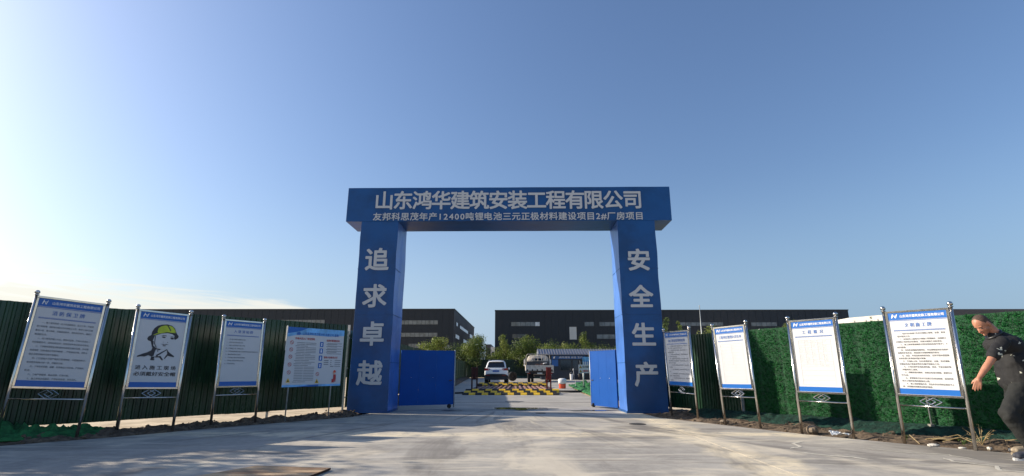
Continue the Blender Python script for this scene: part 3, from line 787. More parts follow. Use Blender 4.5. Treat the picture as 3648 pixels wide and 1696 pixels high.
T_fire = ['一、施工现场组成一支义务消防队伍，保卫工作，分级管理工地管理，组织每日值人员安全保卫工作，要求工地人员佩戴出入证，建立制度，定期巡查防火，落实责任到人，确保工地消防安全。',
          '二、出入现场的施工人员，要登记造册，外来人员进出（包括家属来人）须持有效证件）持有效证件登记后方可进出。', '三、工地现场要配备消防器材且放置在固定位置，并定期检查维修（消防通道必须保持畅通），严禁堆放杂物，消防水源必须保证随时可用不得挪用。',
          '四、门卫值班人员要严格执行管理制度，不得擅离职守，夜间巡查每两小时一次，并做好记录。', '五、工地仓库易燃、易爆、有毒物品分类存放，严禁明火作业。',
          '六、工地严禁赌博、聚众闹事、打架斗殴。', '七、施工用电必须规范，严禁私拉乱接，责任到人。']
T_civil = ['一、指定专人和部门负责文明施工管理、监督、检查、落实整改工作。', '二、认真执行上级有关文明施工管理规定，加强职工文明施工思想意识的教育，开展文明施工达标活动。',
           '三、施工现场要按规定设置坚固的高度不低于1．8米的围墙。', '四、场地及道路做到硬地化，并设置相应的安全防护设施和安全标志，周边排水沟保持畅通无积水。',
           '五、成品、半成品及材料的堆放，应按平面布置图规定的位置分类堆放并整齐美观。', '六、不准乱占地，及时清理淤泥、垃圾，及时道路，车辆运有流沙及废弃物的车辆不得驶出工地。',
           '七、工地四周不乱堆乱倒垃圾、淤泥、不乱扔废弃物，并做到完工清场。', '八、搭建的临时厕所、浴室应有排污措施，粪便污水不外流。',
           '九、食堂要有卫生许可证和卫生保洁制度，炊事员和茶水工要持有效的健康证上岗。', '十、施工现场管理人员、作业人员必须持证或持卡上岗，并按规定配戴劳动防护用品。']
T_manage = ['一、现场消防管理实行逐级防火责任制，项目经理为第一责任人，全面负责现场消防工作。', '二、建立健全消防安全制度，明确各岗位职责，定期检查整改隐患。', '三、现场设置明显的防火标志，配备足够的灭火器材，并有专人维护管理。',
            '四、动用明火必须办理动火证，设专人监护，清除周围可燃物品，备足消防器材，作业完毕后确认无火灾隐患方可离开现场。', '五、施工材料的存放应符合防火要求，易燃物品应专库储存。', '六、现场道路保持畅通，消防车道宽度不得小于四米。', '七、现场严禁吸烟，宿舍内严禁使用大功率电器及明火，严禁私拉乱接电线。', '八、发生火警时立即报警并组织扑救，保护现场配合调查。']
T_entry = ['一、进入施工现场必须戴好安全帽。', '二、高空作业必须系好安全带。', '三、非施工人员不得进入施工现场。', '四、严禁酒后上岗、穿拖鞋上岗。', '五、严禁随意拆除或移动施工现场的各种安全防护设施和标志。', '六、服从现场管理人员指挥。', '七、严禁在施工现场打闹嬉戏及吸烟。', '八、爱护施工现场的各种机具设备。', '九、严禁违章作业。']
def b_fire(panel, org, Q, pw, ph):
    title(panel, org, Q, pw, '消 防 保 卫 牌', w=0.5); para(panel, org, Q, pw, T_fire, 27, -0.33, -1.09, 0.026, 'ink_grey', 0.016)
def b_civil(panel, org, Q, pw, ph):
    title(panel, org, Q, pw, '文 明 施 工 牌', w=0.46); para(panel, org, Q, pw, T_civil, 25, -0.315, -1.085, 0.025, 'ink', 0.014)
def b_manage(panel, org, Q, pw, ph):
    title(panel, org, Q, pw, '施工现场管理制度牌', w=0.72); para(panel, org, Q, pw, T_manage, 24, -0.315, -1.085, 0.026, 'ink_grey', 0.014)
def b_entry(panel, org, Q, pw, ph):
    title(panel, org, Q, pw, '入 场 须 知 牌', h=0.058, w=0.52)
    m = MB()
    for i, l in enumerate(T_entry): lay(m, l, pw * 0.07, -0.34 - i * 0.056, 0.024, Q, 0.002, w=pw * 0.032 * len(l), align='l', bold=0.016)
    m.build('lettering', 'ink_grey', panel, org)
def b_helmet(panel, org, Q, pw, ph):
    """poster drawing of a worker in a lime hard hat, above two lines of writing"""
    m = MB(); lay(m, '进 入 施 工 现 场', pw / 2, -0.885, 0.066, Q, 0.002, w=pw * 0.86, bold=0.018); lay(m, '必须戴好安全帽', pw / 2, -0.985, 0.064, Q, 0.002, w=pw * 0.88, bold=0.018)
    m.build('lettering', 'ink', panel, org)
    # drawing coordinates: pixels of a 900 x 1200 crop -> panel
    k = pw / 690.0; D = lambda x, y, n: Q((x - 95) * k, -0.120 - (y - 130) * 0.00092, n)
    def shape(name, polys, mt_, n): 
        b = MB()
        for p in polys: b.poly([D(x, y, n) for x, y in p])
        return b.build(name, mt_, panel, org)
    shape('hat_outline', [[(245, 470), (255, 430), (295, 400), (300, 340), (325, 275), (370, 225), (430, 200), (510, 188), (580, 205), (630, 250), (655, 310), (672, 345), (705, 385), (700, 420), (660, 455), (640, 440), (560, 350), (440, 365), (350, 400), (330, 500), (300, 510), (262, 495)],
                          [(300, 500), (345, 500), (350, 580), (400, 625), (470, 635), (455, 655), (380, 640), (335, 610)]], 'ink', 0.002)
    shape('face', [[(372, 400), (440, 362), (530, 345), (600, 355), (640, 385), (640, 470), (620, 560), (585, 620), (540, 640), (460, 632), (410, 610), (385, 560), (372, 480)]], 'board', 0.003)
    shape('hat_crown', [[(378, 330), (385, 270), (420, 232), (470, 212), (530, 208), (585, 220), (625, 262), (650, 315), (600, 318), (520, 318), (450, 335), (390, 350)]], 'helmet_lime', 0.004)
    shape('hat_brim', [[(320, 398), (390, 350), (450, 335), (520, 312), (650, 322), (650, 334), (520, 328), (455, 350), (400, 366), (340, 396)]], 'helmet_lime', 0.0045)
    shape('features', [[(440, 402), (470, 384), (525, 392), (522, 402), (475, 396)], [(572, 408), (600, 398), (650, 405), (648, 412), (604, 406)],
                       [(450, 416), (480, 408), (515, 418), (500, 436), (470, 434)], [(578, 424), (605, 416), (640, 426), (630, 450), (600, 452)],
                       [(455, 548), (495, 542), (515, 548), (535, 538), (575, 552), (540, 552), (500, 556)], [(480, 565), (540, 566), (525, 582), (495, 580)],
                       [(505, 208), (520, 206), (560, 262), (580, 305), (568, 305), (540, 262)], [(355, 390), (362, 390), (366, 540), (405, 615), (396, 618), (356, 545)],
                       [(480, 500), (492, 515), (485, 520)], [(545, 500), (560, 512), (550, 520)]], 'ink', 0.006)
    shape('collar', [[(140, 790), (150, 765), (225, 725), (285, 700), (335, 660), (345, 600), (400, 630), (372, 760), (345, 770), (300, 750), (250, 778), (200, 775)],
                     [(348, 770), (390, 770), (395, 800), (360, 838), (340, 830)], [(372, 640), (392, 640), (378, 760), (366, 760)],
                     [(410, 745), (480, 690), (560, 632), (568, 640), (490, 710), (425, 765)], [(390, 770), (480, 755), (530, 825), (510, 832), (465, 782), (400, 785)],
                     [(560, 640), (605, 690), (685, 750), (680, 768), (620, 755), (585, 745), (545, 810), (540, 790), (575, 715)],
                     [(362, 815), (400, 812), (395, 835), (368, 838)], [(420, 655), (440, 665), (425, 690)]], 'ink', 0.005)
def b_table(titletext, w, rows, cols):
    def f(panel, org, Q, pw, ph):
        title(panel, org, Q, pw, titletext, w=w)
        m = MB(); bx = lambda a0, a1, z0, z1: m.box((a0, 0, z0), (a1, 0.001, z1), fn=lambda a, b, c: Q(a, c, b + .002))
        X0, X1, Y0, Y1 = pw * .12, pw * .88, -0.33, -1.08
        for x_ in (X0, X1): bx(x_, x_ + .002, Y1, Y0)
        for i in range(rows + 1):
            yy = Y0 + (Y1 - Y0) * (i / rows) * (0.60 if cols > 1 else 1); bx(X0, X1, yy, yy + .0016)
        for c in cols_at(cols): bx(X0 + (X1 - X0) * c, X0 + (X1 - X0) * c + .0016, Y0 + (Y1 - Y0) * 0.55, Y0)
        if cols > 1:
            for q in (0.68, 0.8, 0.9, 1.0): bx(X0, X1, Y0 + (Y1 - Y0) * q, Y0 + (Y1 - Y0) * q + .0016)
        m.build('table_rules', 'ink_pale', panel, org)
        m = MB()
        words = ['工程名称', '建设单位', '设计单位', '监理单位', '施工单位', '建筑面积', '结构类型', '开工日期', '竣工日期', '项目经理', '技术负责', '安全员']
        for i in range(rows):
            yy = Y0 + (Y1 - Y0) * ((i + .5) / rows) * (0.60 if cols > 1 else 1)
            for j, c in enumerate([0] + cols_at(cols)):
                if (i * 3 + j) % 4 != 3: lay(m, words[(i + j * 5) % 12], X0 + (X1 - X0) * c + 0.01, yy, 0.012, Q, 0.002, w=0.05, align='l')
        m.build('lettering', 'ink_pale', panel, org)['kind'] = 'stuff'
    return f
def cols_at(n): return {1: [0.5], 3: [0.22, 0.42, 0.62], 4: [0.2, 0.4, 0.6, 0.75]}[n]
notice_board(((-7.90, 8.05, 0), (-6.94, 8.38, 0), (-7.82, 8.09, 2.29), (-6.88, 8.41, 2.18)), 'leftmost tall notice board, blue fire protection title over dense text', b_fire)
notice_board(((-6.75, 8.94, 0), (-6.13, 9.44, 0), (-6.76, 8.93, 2.16), (-6.13, 9.45, 2.11)), 'notice board with a drawn face in a lime green hard hat', b_helmet)
notice_board(((-5.89, 10.18, 0), (-5.37, 10.84, 0), (-5.91, 10.15, 2.10), (-5.40, 10.80, 2.09)), 'notice board with nine short lines of text and an empty lower half', b_entry)
notice_board(((3.58, 12.55, 0), (3.85, 11.56, 0), (3.56, 12.68, 2.01), (3.84, 11.62, 1.98)), 'notice board beside the right pillar, half in its shadow, dense text', b_manage)
notice_board(((4.11, 10.74, 0), (4.53, 10.14, 0), (4.06, 10.81, 1.96), (4.49, 10.19, 1.98)), 'notice board with a nearly blank faint staff list, second from right pillar', b_table('工程项目管理人员名单', .78, 13, 1))
notice_board(((4.84, 9.28, 0), (5.29, 8.60, 0), (4.85, 9.27, 1.96), (5.30, 8.59, 1.96)), 'notice board with a faint ruled table under four blue title characters', b_table('工  程  概  况', .50, 11, 4))
notice_board(((5.71, 8.09, 0), (6.12, 7.36, 0), (5.73, 8.06, 1.99), (6.15, 7.30, 1.97)), 'largest right hand notice board beside the walking man, many short paragraphs', b_civil)

# landscape safety board by the left pillar, on two thin legs
BL_, BR_ = Vector((-4.98, 11.01, 0)), Vector((-4.16, 12.21, 0)); W = (BR_ - BL_).length; uu = (BR_ - BL_).normalized(); n_ = uu.cross(Vector((0, 0, 1)))
sb = thing('safety_board', (BL_ + BR_) / 2, 'wide landscape safety information board on thin legs by the left pillar', 'notice board'); sorg = (BL_ + BR_) / 2
FB = lambda a, b, c: BL_ + uu * a + n_ * b + Vector((0, 0, c))
for a in (0.17, W - 0.17 - 0.06):
    m = MB(); m.tube([FB(a, -0.03, -0.1), FB(a, -0.03, 1.93)], 0.014, 8); m.build('leg', 'galv', sb, sorg, smooth=True)
m = MB(); m.box((0, -0.012, 0.69), (W, 0.0, 1.95), fn=FB); sp = m.build('panel', 'board', sb, sorg)
m = MB(); m.box((-0.02, -0.02, 1.45), (-0.001, 0.012, 1.97), fn=FB); m.build('edge_strip', 'steel_dull', sb, sorg)
QB = lambda x, y, n: FB(x * W, 0.002 + n, 1.95 - y * 1.26)     # x,y 0..1 from top-left
QT = lambda x, y, n: FB(x, 0.002 + n, 1.95 + y)
def bar(m, x0, x1, y0, y1, n=0.002): m.poly([QB(x0, y1, n), QB(x1, y1, n), QB(x1, y0, n), QB(x0, y0, n)])
m = MB(); m.poly([QB(0, .0, .001), QB(1, 0, .001), QB(1, .10, .001), QB(.7, .13, .001), QB(.4, .12, .001), QB(.15, .13, .001), QB(0, .17, .001)][::-1]); m.build('sky_band', 'board_sky', sp, sorg); m = MB(); bar(m, 0, 1, .965, 1, .001); m.build('bottom_band', 'board_sky', sp, sorg)
m = MB(); m.poly([QB(0, .0, .002), QB(.33, .0, .002), QB(.24, .05, .002), QB(.1, .09, .002), QB(0, .11, .002)][::-1]); m.poly([QB(.35, .985, .002), QB(.6, .965, .002), QB(.6, 1, .002), QB(.2, 1, .002)]); m.build('swoosh', 'board_blue', sp, sorg)
m = MB(); lay(m, '山东友邦科思茂新材料有限公司 监制', W * .57, -0.10 * 1.26, 0.060, QT, .003, w=W * .64, bold=.024); m.poly([QB(.15, .13, .003), QB(.20, .13, .003), QB(.22, .10, .003), QB(.19, .075, .003), QB(.155, .09, .003)]); m.build('header_lettering', 'ink_blue', sp, sorg)
m = MB(); lay(m, '外来人员入厂安全告知', W * .30, -0.188 * 1.26, 0.050, QT, .003, w=W * .33, bold=.02); lay(m, '应急处置措施告知', W * .80, -0.20 * 1.26, 0.046, QT, .003, w=W * .24, bold=.02); lay(m, '联系人及联系方式', W * .78, -0.50 * 1.26, 0.046, QT, .003, w=W * .25, bold=.02); m.build('red_headings', 'ink_red', sp, sorg)
m = MB(); random.seed(11)
y = .255
while y < .93:
    full = random.random() < .6; x1 = .50 if full else random.uniform(.28, .45); bar(m, .17 if full else .15, x1 * .62, y, y + .008); bar(m, x1 * .64, x1, y, y + .008); y += .0275
for i, y in enumerate((.245, .262, .29, .307, .34, .357, .385, .402, .43)): bar(m, .68 + .02 * (i % 2 == 0), .97 - .09 * (i % 2), y, y + .008)
for i, y in enumerate((.545, .58, .615, .65)): bar(m, .66 + (.12 if i == 3 else 0), .745 + (.10 if i == 3 else 0), y, y + .012); bar(m, .78, .80, y, y + .012); bar(m, .86, .97, y, y + .009)
m.build('small_print', 'ink_grey', sp, sorg)['kind'] = 'stuff'
def ring2(m, cx, cy, r, mi=0, n=14, asp=None):
    q = 1.26 / W
    o_ = [(cx + r * q * math.cos(2 * math.pi * k / n), cy + r * math.sin(2 * math.pi * k / n)) for k in range(n)]
    i_ = [(cx + r * .78 * q * math.cos(2 * math.pi * k / n), cy + r * .78 * math.sin(2 * math.pi * k / n)) for k in range(n)]
    for k in range(n):
        k2 = (k + 1) % n; m.poly([QB(*o_[k], .003), QB(*o_[k2], .003), QB(*i_[k2], .003), QB(*i_[k], .003)])
    m.poly([QB(cx - r * .5, cy - r * .6, .0032), QB(cx - r * .62, cy - r * .45, .0032), QB(cx + r * .5, cy + r * .6, .0032), QB(cx + r * .62, cy + r * .45, .0032)])
for cy in (.26, .38, .50, .63, .76): 
    m = MB(); ring2(m, .085, cy, .033); m.build('warning_roundel', 'ink_red', sp, sorg)
m = MB(); ring2(m, .565, .79, .033); m.build('warning_roundel', 'ink_red', sp, sorg)
for cx, cy in ((.085, .89), (.565, .91)):
    m = MB(); m.poly([QB(cx - .035, cy + .035, .003), QB(cx + .035, cy + .035, .003), QB(cx, cy - .04, .003)]); m.build('warning_triangle', 'yellow', sp, sorg)
    m = MB(); m.poly([QB(cx - .018, cy + .025, .004), QB(cx + .018, cy + .025, .004), QB(cx, cy - .012, .004)]); m.build('warning_mark', 'ink', sp, sorg)
for i, cy in enumerate((.275, .39, .515, .645)):
    m = MB(); bar(m, .565, .625, cy - .045, cy + .045, .003); m.build('blue_pictogram', 'board_blue', sp, sorg)
    m = MB(); m.poly([QB(.595 + .012 * math.cos(k), cy - .018 + .012 * math.sin(k), .004) for k in [j * math.pi / 4 for j in range(8)]]); bar(m, .585, .605, cy - .004, cy + .028, .004); m.build('pictogram_figure', 'ink_white', sp, sorg)
# little printed worker in a red hard hat with a toolbox
cw = MB(); q = lambda pts, n: cw.poly([QB(x, y, n) for x, y in pts])
q([(.855, .80), (.90, .80), (.905, .86), (.90, .93), (.885, .93), (.88, .88), (.872, .93), (.855, .93)], .004); q([(.83, .88), (.875, .88), (.875, .94), (.83, .94)][::-1], .0035)
cw.build('printed_overalls', 'ink_red', sp, sorg)
cw = MB(); q([(.865 + .024 * math.cos(a), .775 + .024 * math.sin(a)) for a in [k * math.pi / 5 for k in range(10)]], .005); cw.build('printed_face', 'skin_print', sp, sorg)
cw = MB(); q([(.845, .765), (.850, .735), (.870, .720), (.892, .735), (.897, .765)][::-1], .006); cw.build('printed_hard_hat', 'orange', sp, sorg)

# ================================================================== FACTORIES, WAREHOUSE, OFFICE
def factory(x0, x1, y0, y1, h, label, wins, sides, blanks, plinth):
    t_ = thing('factory_building', ((x0 + x1) / 2, y0, 0), label, 'factory'); org = ((x0 + x1) / 2, y0, 0)
    m = MB(); m.box((x0, y0, -0.3), (x1, y1, h), fn=None)
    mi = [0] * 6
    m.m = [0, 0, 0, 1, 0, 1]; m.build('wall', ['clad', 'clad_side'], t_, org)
    m = MB()                                     # standing seams of the cladding, tiny at this distance
    k = x0
    while k < x1:
        m.box((k, y0 - 0.03, 0), (k + 0.05, y0 - 0.002, h - 0.02)); k += 1.1
    k = y0
    while k < y1: m.box((x1 + 0.002, k, 0), (x1 + 0.03, k + 0.05, h - 0.02), 1); m.box((x0 - 0.03, k, 0), (x0 - 0.002, k + 0.05, h - 0.02), 1); k += 1.1
    o = m.build('cladding_seams', ['clad', 'clad_side'], t_, org); o['kind'] = 'stuff'
    m = MB(); m.box((x0 - 0.08, y0 - 0.08, h + 0.002), (x1 + 0.08, y1 + 0.08, h + 0.16)); m.build('parapet', 'frame_dark', t_, org)
    for (a, b, z0, z1, n, kind) in wins:
        f = MB(); f.box((a - .06, y0 - 0.045, z0 - .06), (b + .06, y0 - 0.032, z1 + .06)); fr = f.build('window', 'frame_dark', t_, org)
        for i in range(n):
            pw_ = (b - a) / n; random.seed(int(abs(a) * 7) + i)
            p = MB(); p.box((a + i * pw_ + .03, y0 - 0.06, z0), (a + (i + 1) * pw_ - .03, y0 - 0.048, z1))
            p.build('pane', kind if isinstance(kind, str) else kind[i], fr, org)
    for (a, b, z0, z1) in blanks:
        p = MB(); p.box((a, y0 - 0.09, z0), (b, y0 - 0.032, z1)); p.build('light_panel', 'pale_clad', t_, org)
    for (a, b, z0, z1, n) in sides:
        f = MB(); f.box((x1 + 0.032, a - .06, z0 - .06), (x1 + 0.045, b + .06, z1 + .06)); fr = f.build('window', 'frame_dark', t_, org)
        for i in range(n):
            pw_ = (b - a) / n; p = MB(); p.box((x1 + 0.048, a + i * pw_ + .03, z0), (x1 + 0.06, a + (i + 1) * pw_ - .03, z1)); p.build('pane', 'pane_bright', fr, org)
    return t_
P, PD, PB = 'pane', 'pane_dark', 'pane_bright'
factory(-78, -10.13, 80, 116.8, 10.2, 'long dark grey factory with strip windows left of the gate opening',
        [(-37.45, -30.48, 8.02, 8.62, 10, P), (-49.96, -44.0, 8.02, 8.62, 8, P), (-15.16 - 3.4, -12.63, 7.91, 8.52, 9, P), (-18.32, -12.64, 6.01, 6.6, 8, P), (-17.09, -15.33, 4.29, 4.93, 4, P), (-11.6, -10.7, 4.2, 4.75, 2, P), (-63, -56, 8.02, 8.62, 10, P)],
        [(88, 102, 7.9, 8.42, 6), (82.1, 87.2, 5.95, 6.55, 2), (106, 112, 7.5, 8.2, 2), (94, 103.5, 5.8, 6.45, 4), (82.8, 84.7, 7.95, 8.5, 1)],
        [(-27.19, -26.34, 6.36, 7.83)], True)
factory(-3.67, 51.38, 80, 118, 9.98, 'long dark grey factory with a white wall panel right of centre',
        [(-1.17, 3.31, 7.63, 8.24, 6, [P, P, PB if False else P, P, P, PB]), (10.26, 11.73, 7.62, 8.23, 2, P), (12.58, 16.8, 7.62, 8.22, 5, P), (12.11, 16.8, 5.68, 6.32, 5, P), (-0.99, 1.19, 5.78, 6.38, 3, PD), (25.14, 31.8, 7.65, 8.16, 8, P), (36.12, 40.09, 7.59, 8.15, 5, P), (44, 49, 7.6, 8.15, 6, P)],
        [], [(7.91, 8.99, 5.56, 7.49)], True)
# a smaller building in the gap
t_ = thing('far_building', (-4.6, 150, 0), 'small distant grey building with a white end wall between the factories', 'building')
m = MB(); m.box((-9.6, 150, 0), (-8.1, 165, 8.0)); m.build('wall', 'clad_side', t_, (-4.6, 150, 0))
m = MB(); m.box((-8.098, 150.0, 0), (-6.2, 165, 7.4)); m.build('end_wall', 'pale_clad', t_, (-4.6, 150, 0))
for z in (1.5, 3.3, 5.2):
    m = MB(); m.box((-7.7, 149.95, z), (-7.0, 149.998, z + .8)); m.build('window', 'pane_dark', t_, (-4.6, 150, 0))
m = MB(); m.box((-9.7, 149.9, 8.002), (-8.0, 165.1, 8.15)); m.build('roof', 'frame_dark', t_, (-4.6, 150, 0))
# warehouse beyond the turf fence
t_ = thing('warehouse', (42, 58, 0), 'pale sunlit warehouse wall seen just above the turf fence', 'warehouse'); org = (42, 58, 0)
pts = [(38.9, 60.5), (43.5, 53.4), (58, 56), (58, 72), (40, 72)]
m = MB(); n = len(pts); zt = [6.95, 7.05, 7.05, 7.05, 6.95]
m.add([(p[0], p[1], -0.2) for p in pts] + [(p[0], p[1], z) for p, z in zip(pts, zt)], [tuple(range(n, 2 * n))] + [(i, (i + 1) % n, n + (i + 1) % n, n + i) for i in range(n)]); m.build('wall', 'pale_clad', t_, org)
m = MB(); m.box((43.2, 53.0, 6.3), (58.2, 53.2, 7.1)); m.build('roof_fascia', 'clad_side', t_, org)
m = MB()
for q_ in range(7): 
    a = Vector((38.9, 60.5)).lerp(Vector((43.5, 53.4)), q_ / 7 + 0.05); m.box((a.x - .06, a.y - .1, 0), (a.x - .02, a.y - .04, 6.6))
m.build('downpipes', 'pale_clad', t_, org)

# guard office
oy = 57; t_ = thing('site_office', (6, oy, 0), 'low dark blue site office with a grey ribbed roof behind the truck', 'cabin'); org = (6, oy, 0)
m = MB(); m.box((2.45, oy, 0.02), (12.6, oy + 4, 2.62)); m.build('wall', 'office', t_, org)
rf = MB(); rf.add([(2.1, oy - 0.6, 2.66), (13, oy - 0.6, 2.66), (13, oy + 2.0, 3.30), (2.1, oy + 2.0, 3.30), (2.1, oy - 0.6, 2.60), (13, oy - 0.6, 2.60), (13, oy + 4.6, 2.60), (2.1, oy + 4.6, 2.60)],
                  [(0, 1, 2, 3), (4, 7, 6, 5), (0, 4, 5, 1), (3, 2, 6, 7), (0, 3, 7, 4), (1, 5, 6, 2)]); roof = rf.build('roof', 'roof_grey', t_, org)
proto = None
for k in range(36):
    x = 2.15 + k * 0.3
    if proto is None:
        m = MB(); m.add([(0, -0.62, 2.675), (.09, -0.62, 2.675), (.09, 2.0, 3.315), (0, 2.0, 3.315), (0.02, -0.62, 2.73), (.07, -0.62, 2.73), (.07, 2.0, 3.37), (0.02, 2.0, 3.37)], [(0, 1, 5, 4), (1, 2, 6, 5), (3, 0, 4, 7), (4, 5, 6, 7), (2, 3, 7, 6)])
        proto = m.build('roof_rib', 'roof_grey_dark', roof, (0, 0, 0)); proto.location = (x - 6, 0, 0)
    else: share(proto, roof, (x - 6, 0, 0))
m = MB(); m.box((3.6, oy - 0.07, 2.18), (7.3, oy - 0.01, 2.52)); sg = m.build('sign_band', 'office_blue', t_, org)
m = MB(); lay(m, '鸿华建筑 安全 生产', 5.7, 2.35, 0.20, lambda x, y, n: (x, oy - 0.075 - n, y), 0.004, w=2.6, bold=.01); m.poly([(3.75, oy - .075, 2.24), (3.92, oy - .075, 2.24), (4.0, oy - .075, 2.46), (3.84, oy - .075, 2.42)]); m.build('lettering', 'ink_white', sg, org)
m = MB(); m.box((3.6, oy - 0.05, 1.42), (4.3, oy - 0.003, 2.12)); m.build('wall_notice', 'office_blue', t_, org)
for a, b, z0, z1 in ((4.5, 5.75, .95, 2.1), (5.85, 6.5, .95, 2.1), (2.7, 3.4, 1.0, 2.0)):
    m = MB(); m.box((a, oy - .04, z0), (b, oy - .012, z1)); f = m.build('window', 'frame_dark', t_, org)
    m = MB(); m.box((a + .05, oy - .05, z0 + .05), (b - .05, oy - .042, z1 - .05)); m.build('pane', 'pane_dark', f, org)
m = MB(); m.box((6.75, oy - .04, 0.05), (7.75, oy - .012, 2.1)); f = m.build('door', 'car_black', t_, org)
m = MB(); m.tube([(6.72, oy - .06, 1.2), (6.66, oy - .06, 2.0)], .03, 6); m.build('handle', 'steel_dull', f, org)
for x, z, mt_, r, lab in ((5.55, .0, 'plastic_white', .17, 'white bucket standing in front of the office window'), (6.45, .0, 'truck_dark', .2, 'dark bin beside the office door'), (3.3, 0, 'plastic_white', .15, 'small white drum behind the truck wheel')):
    b_ = thing('bucket', (x, oy - 1.6, 0), lab, 'bucket')
    m = MB(); m.lathe([(r * .85, 0), (r, .6), (r * .92, .6), (r * .8, .05)], (0, 0, 0), n=14); m.build('body', mt_, b_, smooth=False)
    m = MB(); m.tube([(-r, 0, .56), (-r * .7, 0, .72), (0, 0, .78), (r * .7, 0, .72), (r, 0, .56)], .012, 5); m.build('handle', 'steel_dull', b_)
m = MB(); m.tube([(5.85, oy - 1.5, 0), (5.78, oy - 1.5, 1.05)], [.02, .02], 6); m.ball((5.78, oy - 1.5, 1.06), (.06, .05, .1), 8, 6); tag(m.build('mop', 'plastic_white', org=(5.85, oy - 1.5, 0)), 'white mop leaning upright in front of the office', 'mop')

# ================================================================== TREES
def tree(x, y, h, rw, label, leaves, nleaf=2600, lsz=0.16, trunk=0.12, kind='round', seed=0, z0=0.0):
    rw *= 1.3; nleaf = int(nleaf * 1.5)
    random.seed(seed); t_ = thing('leafy_tree', (x, y, z0), label, 'tree', 'trees beyond the yard')
    m = MB(); th = h * 0.45
    m.tube([(0, 0, -0.1), (0.03, 0, th * .5), (0.0, 0.02, th), (0.02, 0, h * 0.8)], [trunk, trunk * .8, trunk * .6, trunk * .15], 7)
    cl = []
    for k in range(9 if kind == 'round' else 12):
        if kind == 'round':
            a = random.uniform(0, 6.28); rr = rw * random.uniform(.25, .75); zz = h * random.uniform(.38, .86)
            cl.append((rr * math.cos(a), rr * math.sin(a), zz, rw * random.uniform(.3, .52)))
        else:
            f = k / 11; zz = h * (.25 + .68 * f); rr = rw * (1 - f * .85) * .6; a = random.uniform(0, 6.28)
            cl.append((rr * math.cos(a), rr * math.sin(a), zz, rw * (.62 - .42 * f)))
    if kind == 'round': cl.append((0, 0, h * .62, rw * .6)); cl.append((random.uniform(-.2, .2) * rw, 0, h - rw * .35, rw * .33))
    for c in cl[:7]:
        m.tube([(0, 0, th * random.uniform(.6, 1)), (c[0] * .5, c[1] * .5, (th + c[2]) / 2), (c[0], c[1], c[2])], [trunk * .35, trunk * .25, trunk * .08], 5)
    m.build('trunk', 'bark', t_)
    m = MB(); tot = sum(c[3] ** 2 for c in cl)
    for c in cl:
        lf = random.choice((0, 0, 1))
        for k in range(int(nleaf * c[3] ** 2 / tot)):
            d = Vector((random.gauss(0, 1), random.gauss(0, 1), random.gauss(0, 1))).normalized()
            r_ = c[3] * random.uniform(.45, 1.12) * (1 + .35 * noise.noise(d * 2.2 + Vector((c[0], c[1], c[2]))))
            p = Vector(c[:3]) + Vector((d.x * r_, d.y * r_, d.z * r_ * .9))
            if kind != 'round': p.z += abs(random.gauss(0, .12)) * c[3]
            a = Vector((random.gauss(0, 1), random.gauss(0, 1), random.gauss(0, .7))).normalized(); b = a.cross(d + Vector((.01, .02, .03))).normalized()
            s_ = lsz * random.uniform(.6, 1.25)
            mi = lf if random.random() < .75 else random.choice((0, 1, 2))
            m.add([p - a * s_ * .5, p + b * s_ * .32, p + a * s_ * .5, p - b * s_ * .32], [(0, 1, 2, 3)], mi)
    o = m.build('crown', leaves, t_)
    return t_
LY = ['leaf_yellow', 'leaf_bright', 'leaf_mid']; LM = ['leaf_mid', 'leaf_yellow', 'leaf_dark']; LD = ['leaf_dark', 'leaf_mid', 'leaf_dark']
tree(-10.9, 66, 5.35, 1.65, 'bright yellow green bushy tree above the dark left gate leaf', LY, 3200, .17, seed=1)
tree(-7.9, 72, 4.9, 1.8, 'low dark green tree between the yellow tree and the big round one', LD, 2600, .18, seed=2)
tree(-5.4, 68, 5.7, 1.75, 'big round tree above the white car, dark with sunlit leaves', LM, 4200, .17, seed=3)
tree(-2.1, 72, 6.0, 1.5, 'upright pointed olive green tree at the left end of the right factory', LY, 3200, .17, kind='cone', seed=4)
tree(1.1, 70, 5.6, 1.7, 'feathery green tree above the truck cab', LM, 3400, .17, seed=5)
tree(3.1, 66, 4.4, 1.5, 'low rounded green tree behind the left end of the office roof', LM, 2600, .16, seed=6)
tree(6.3, 72, 4.95, 1.6, 'pale green tree above the middle of the office roof', LY, 2800, .17, seed=7)
tree(9.6, 74, 6.4, 1.75, 'tall cone shaped green tree beside the white factory panel', LM, 3600, .17, kind='cone', seed=8)
tree(13.6, 70, 5.1, 1.5, 'green tree partly hidden by the right gate pillar', LM, 2200, .17, seed=9)
tree(17.2, 60, 7.2, 1.25, 'tall dark olive tree just right of the right pillar', LM, 3200, .15, seed=10, kind='cone')
tree(19.0, 61, 6.9, 0.9, 'slim dark olive tree left of the thin pole', LM, 1800, .15, seed=11, kind='cone')
tree(22.2, 60, 6.3, 1.7, 'wide yellow green tree behind the short ribbed fence', LY, 3200, .15, seed=12)
tree(26.3, 50, 5.9, 1.3, 'yellow green tree peeking over the turf fence left of the table board', LY, 2600, .13, seed=13)
tree(31.0, 60, 6.3, 0.7, 'small tree top right of the table board', LM, 1200, .13, seed=14)
tree(37.7, 55, 6.9, 0.55, 'tiny pointed tree top in front of the pale warehouse', LM, 900, .13, seed=15, kind='cone')
tree(-12.6, 5.4, 5.4, 1.9, 'dense leafy tree further out beyond the left fence, shading the near concrete', LD, 3400, .2, trunk=.1, seed=22)
tree(-12.0, 7.2, 5.0, 1.6, 'leafy tree outside the left fence casting dappled shade on the concrete', LD, 1500, .16, trunk=.09, seed=21)
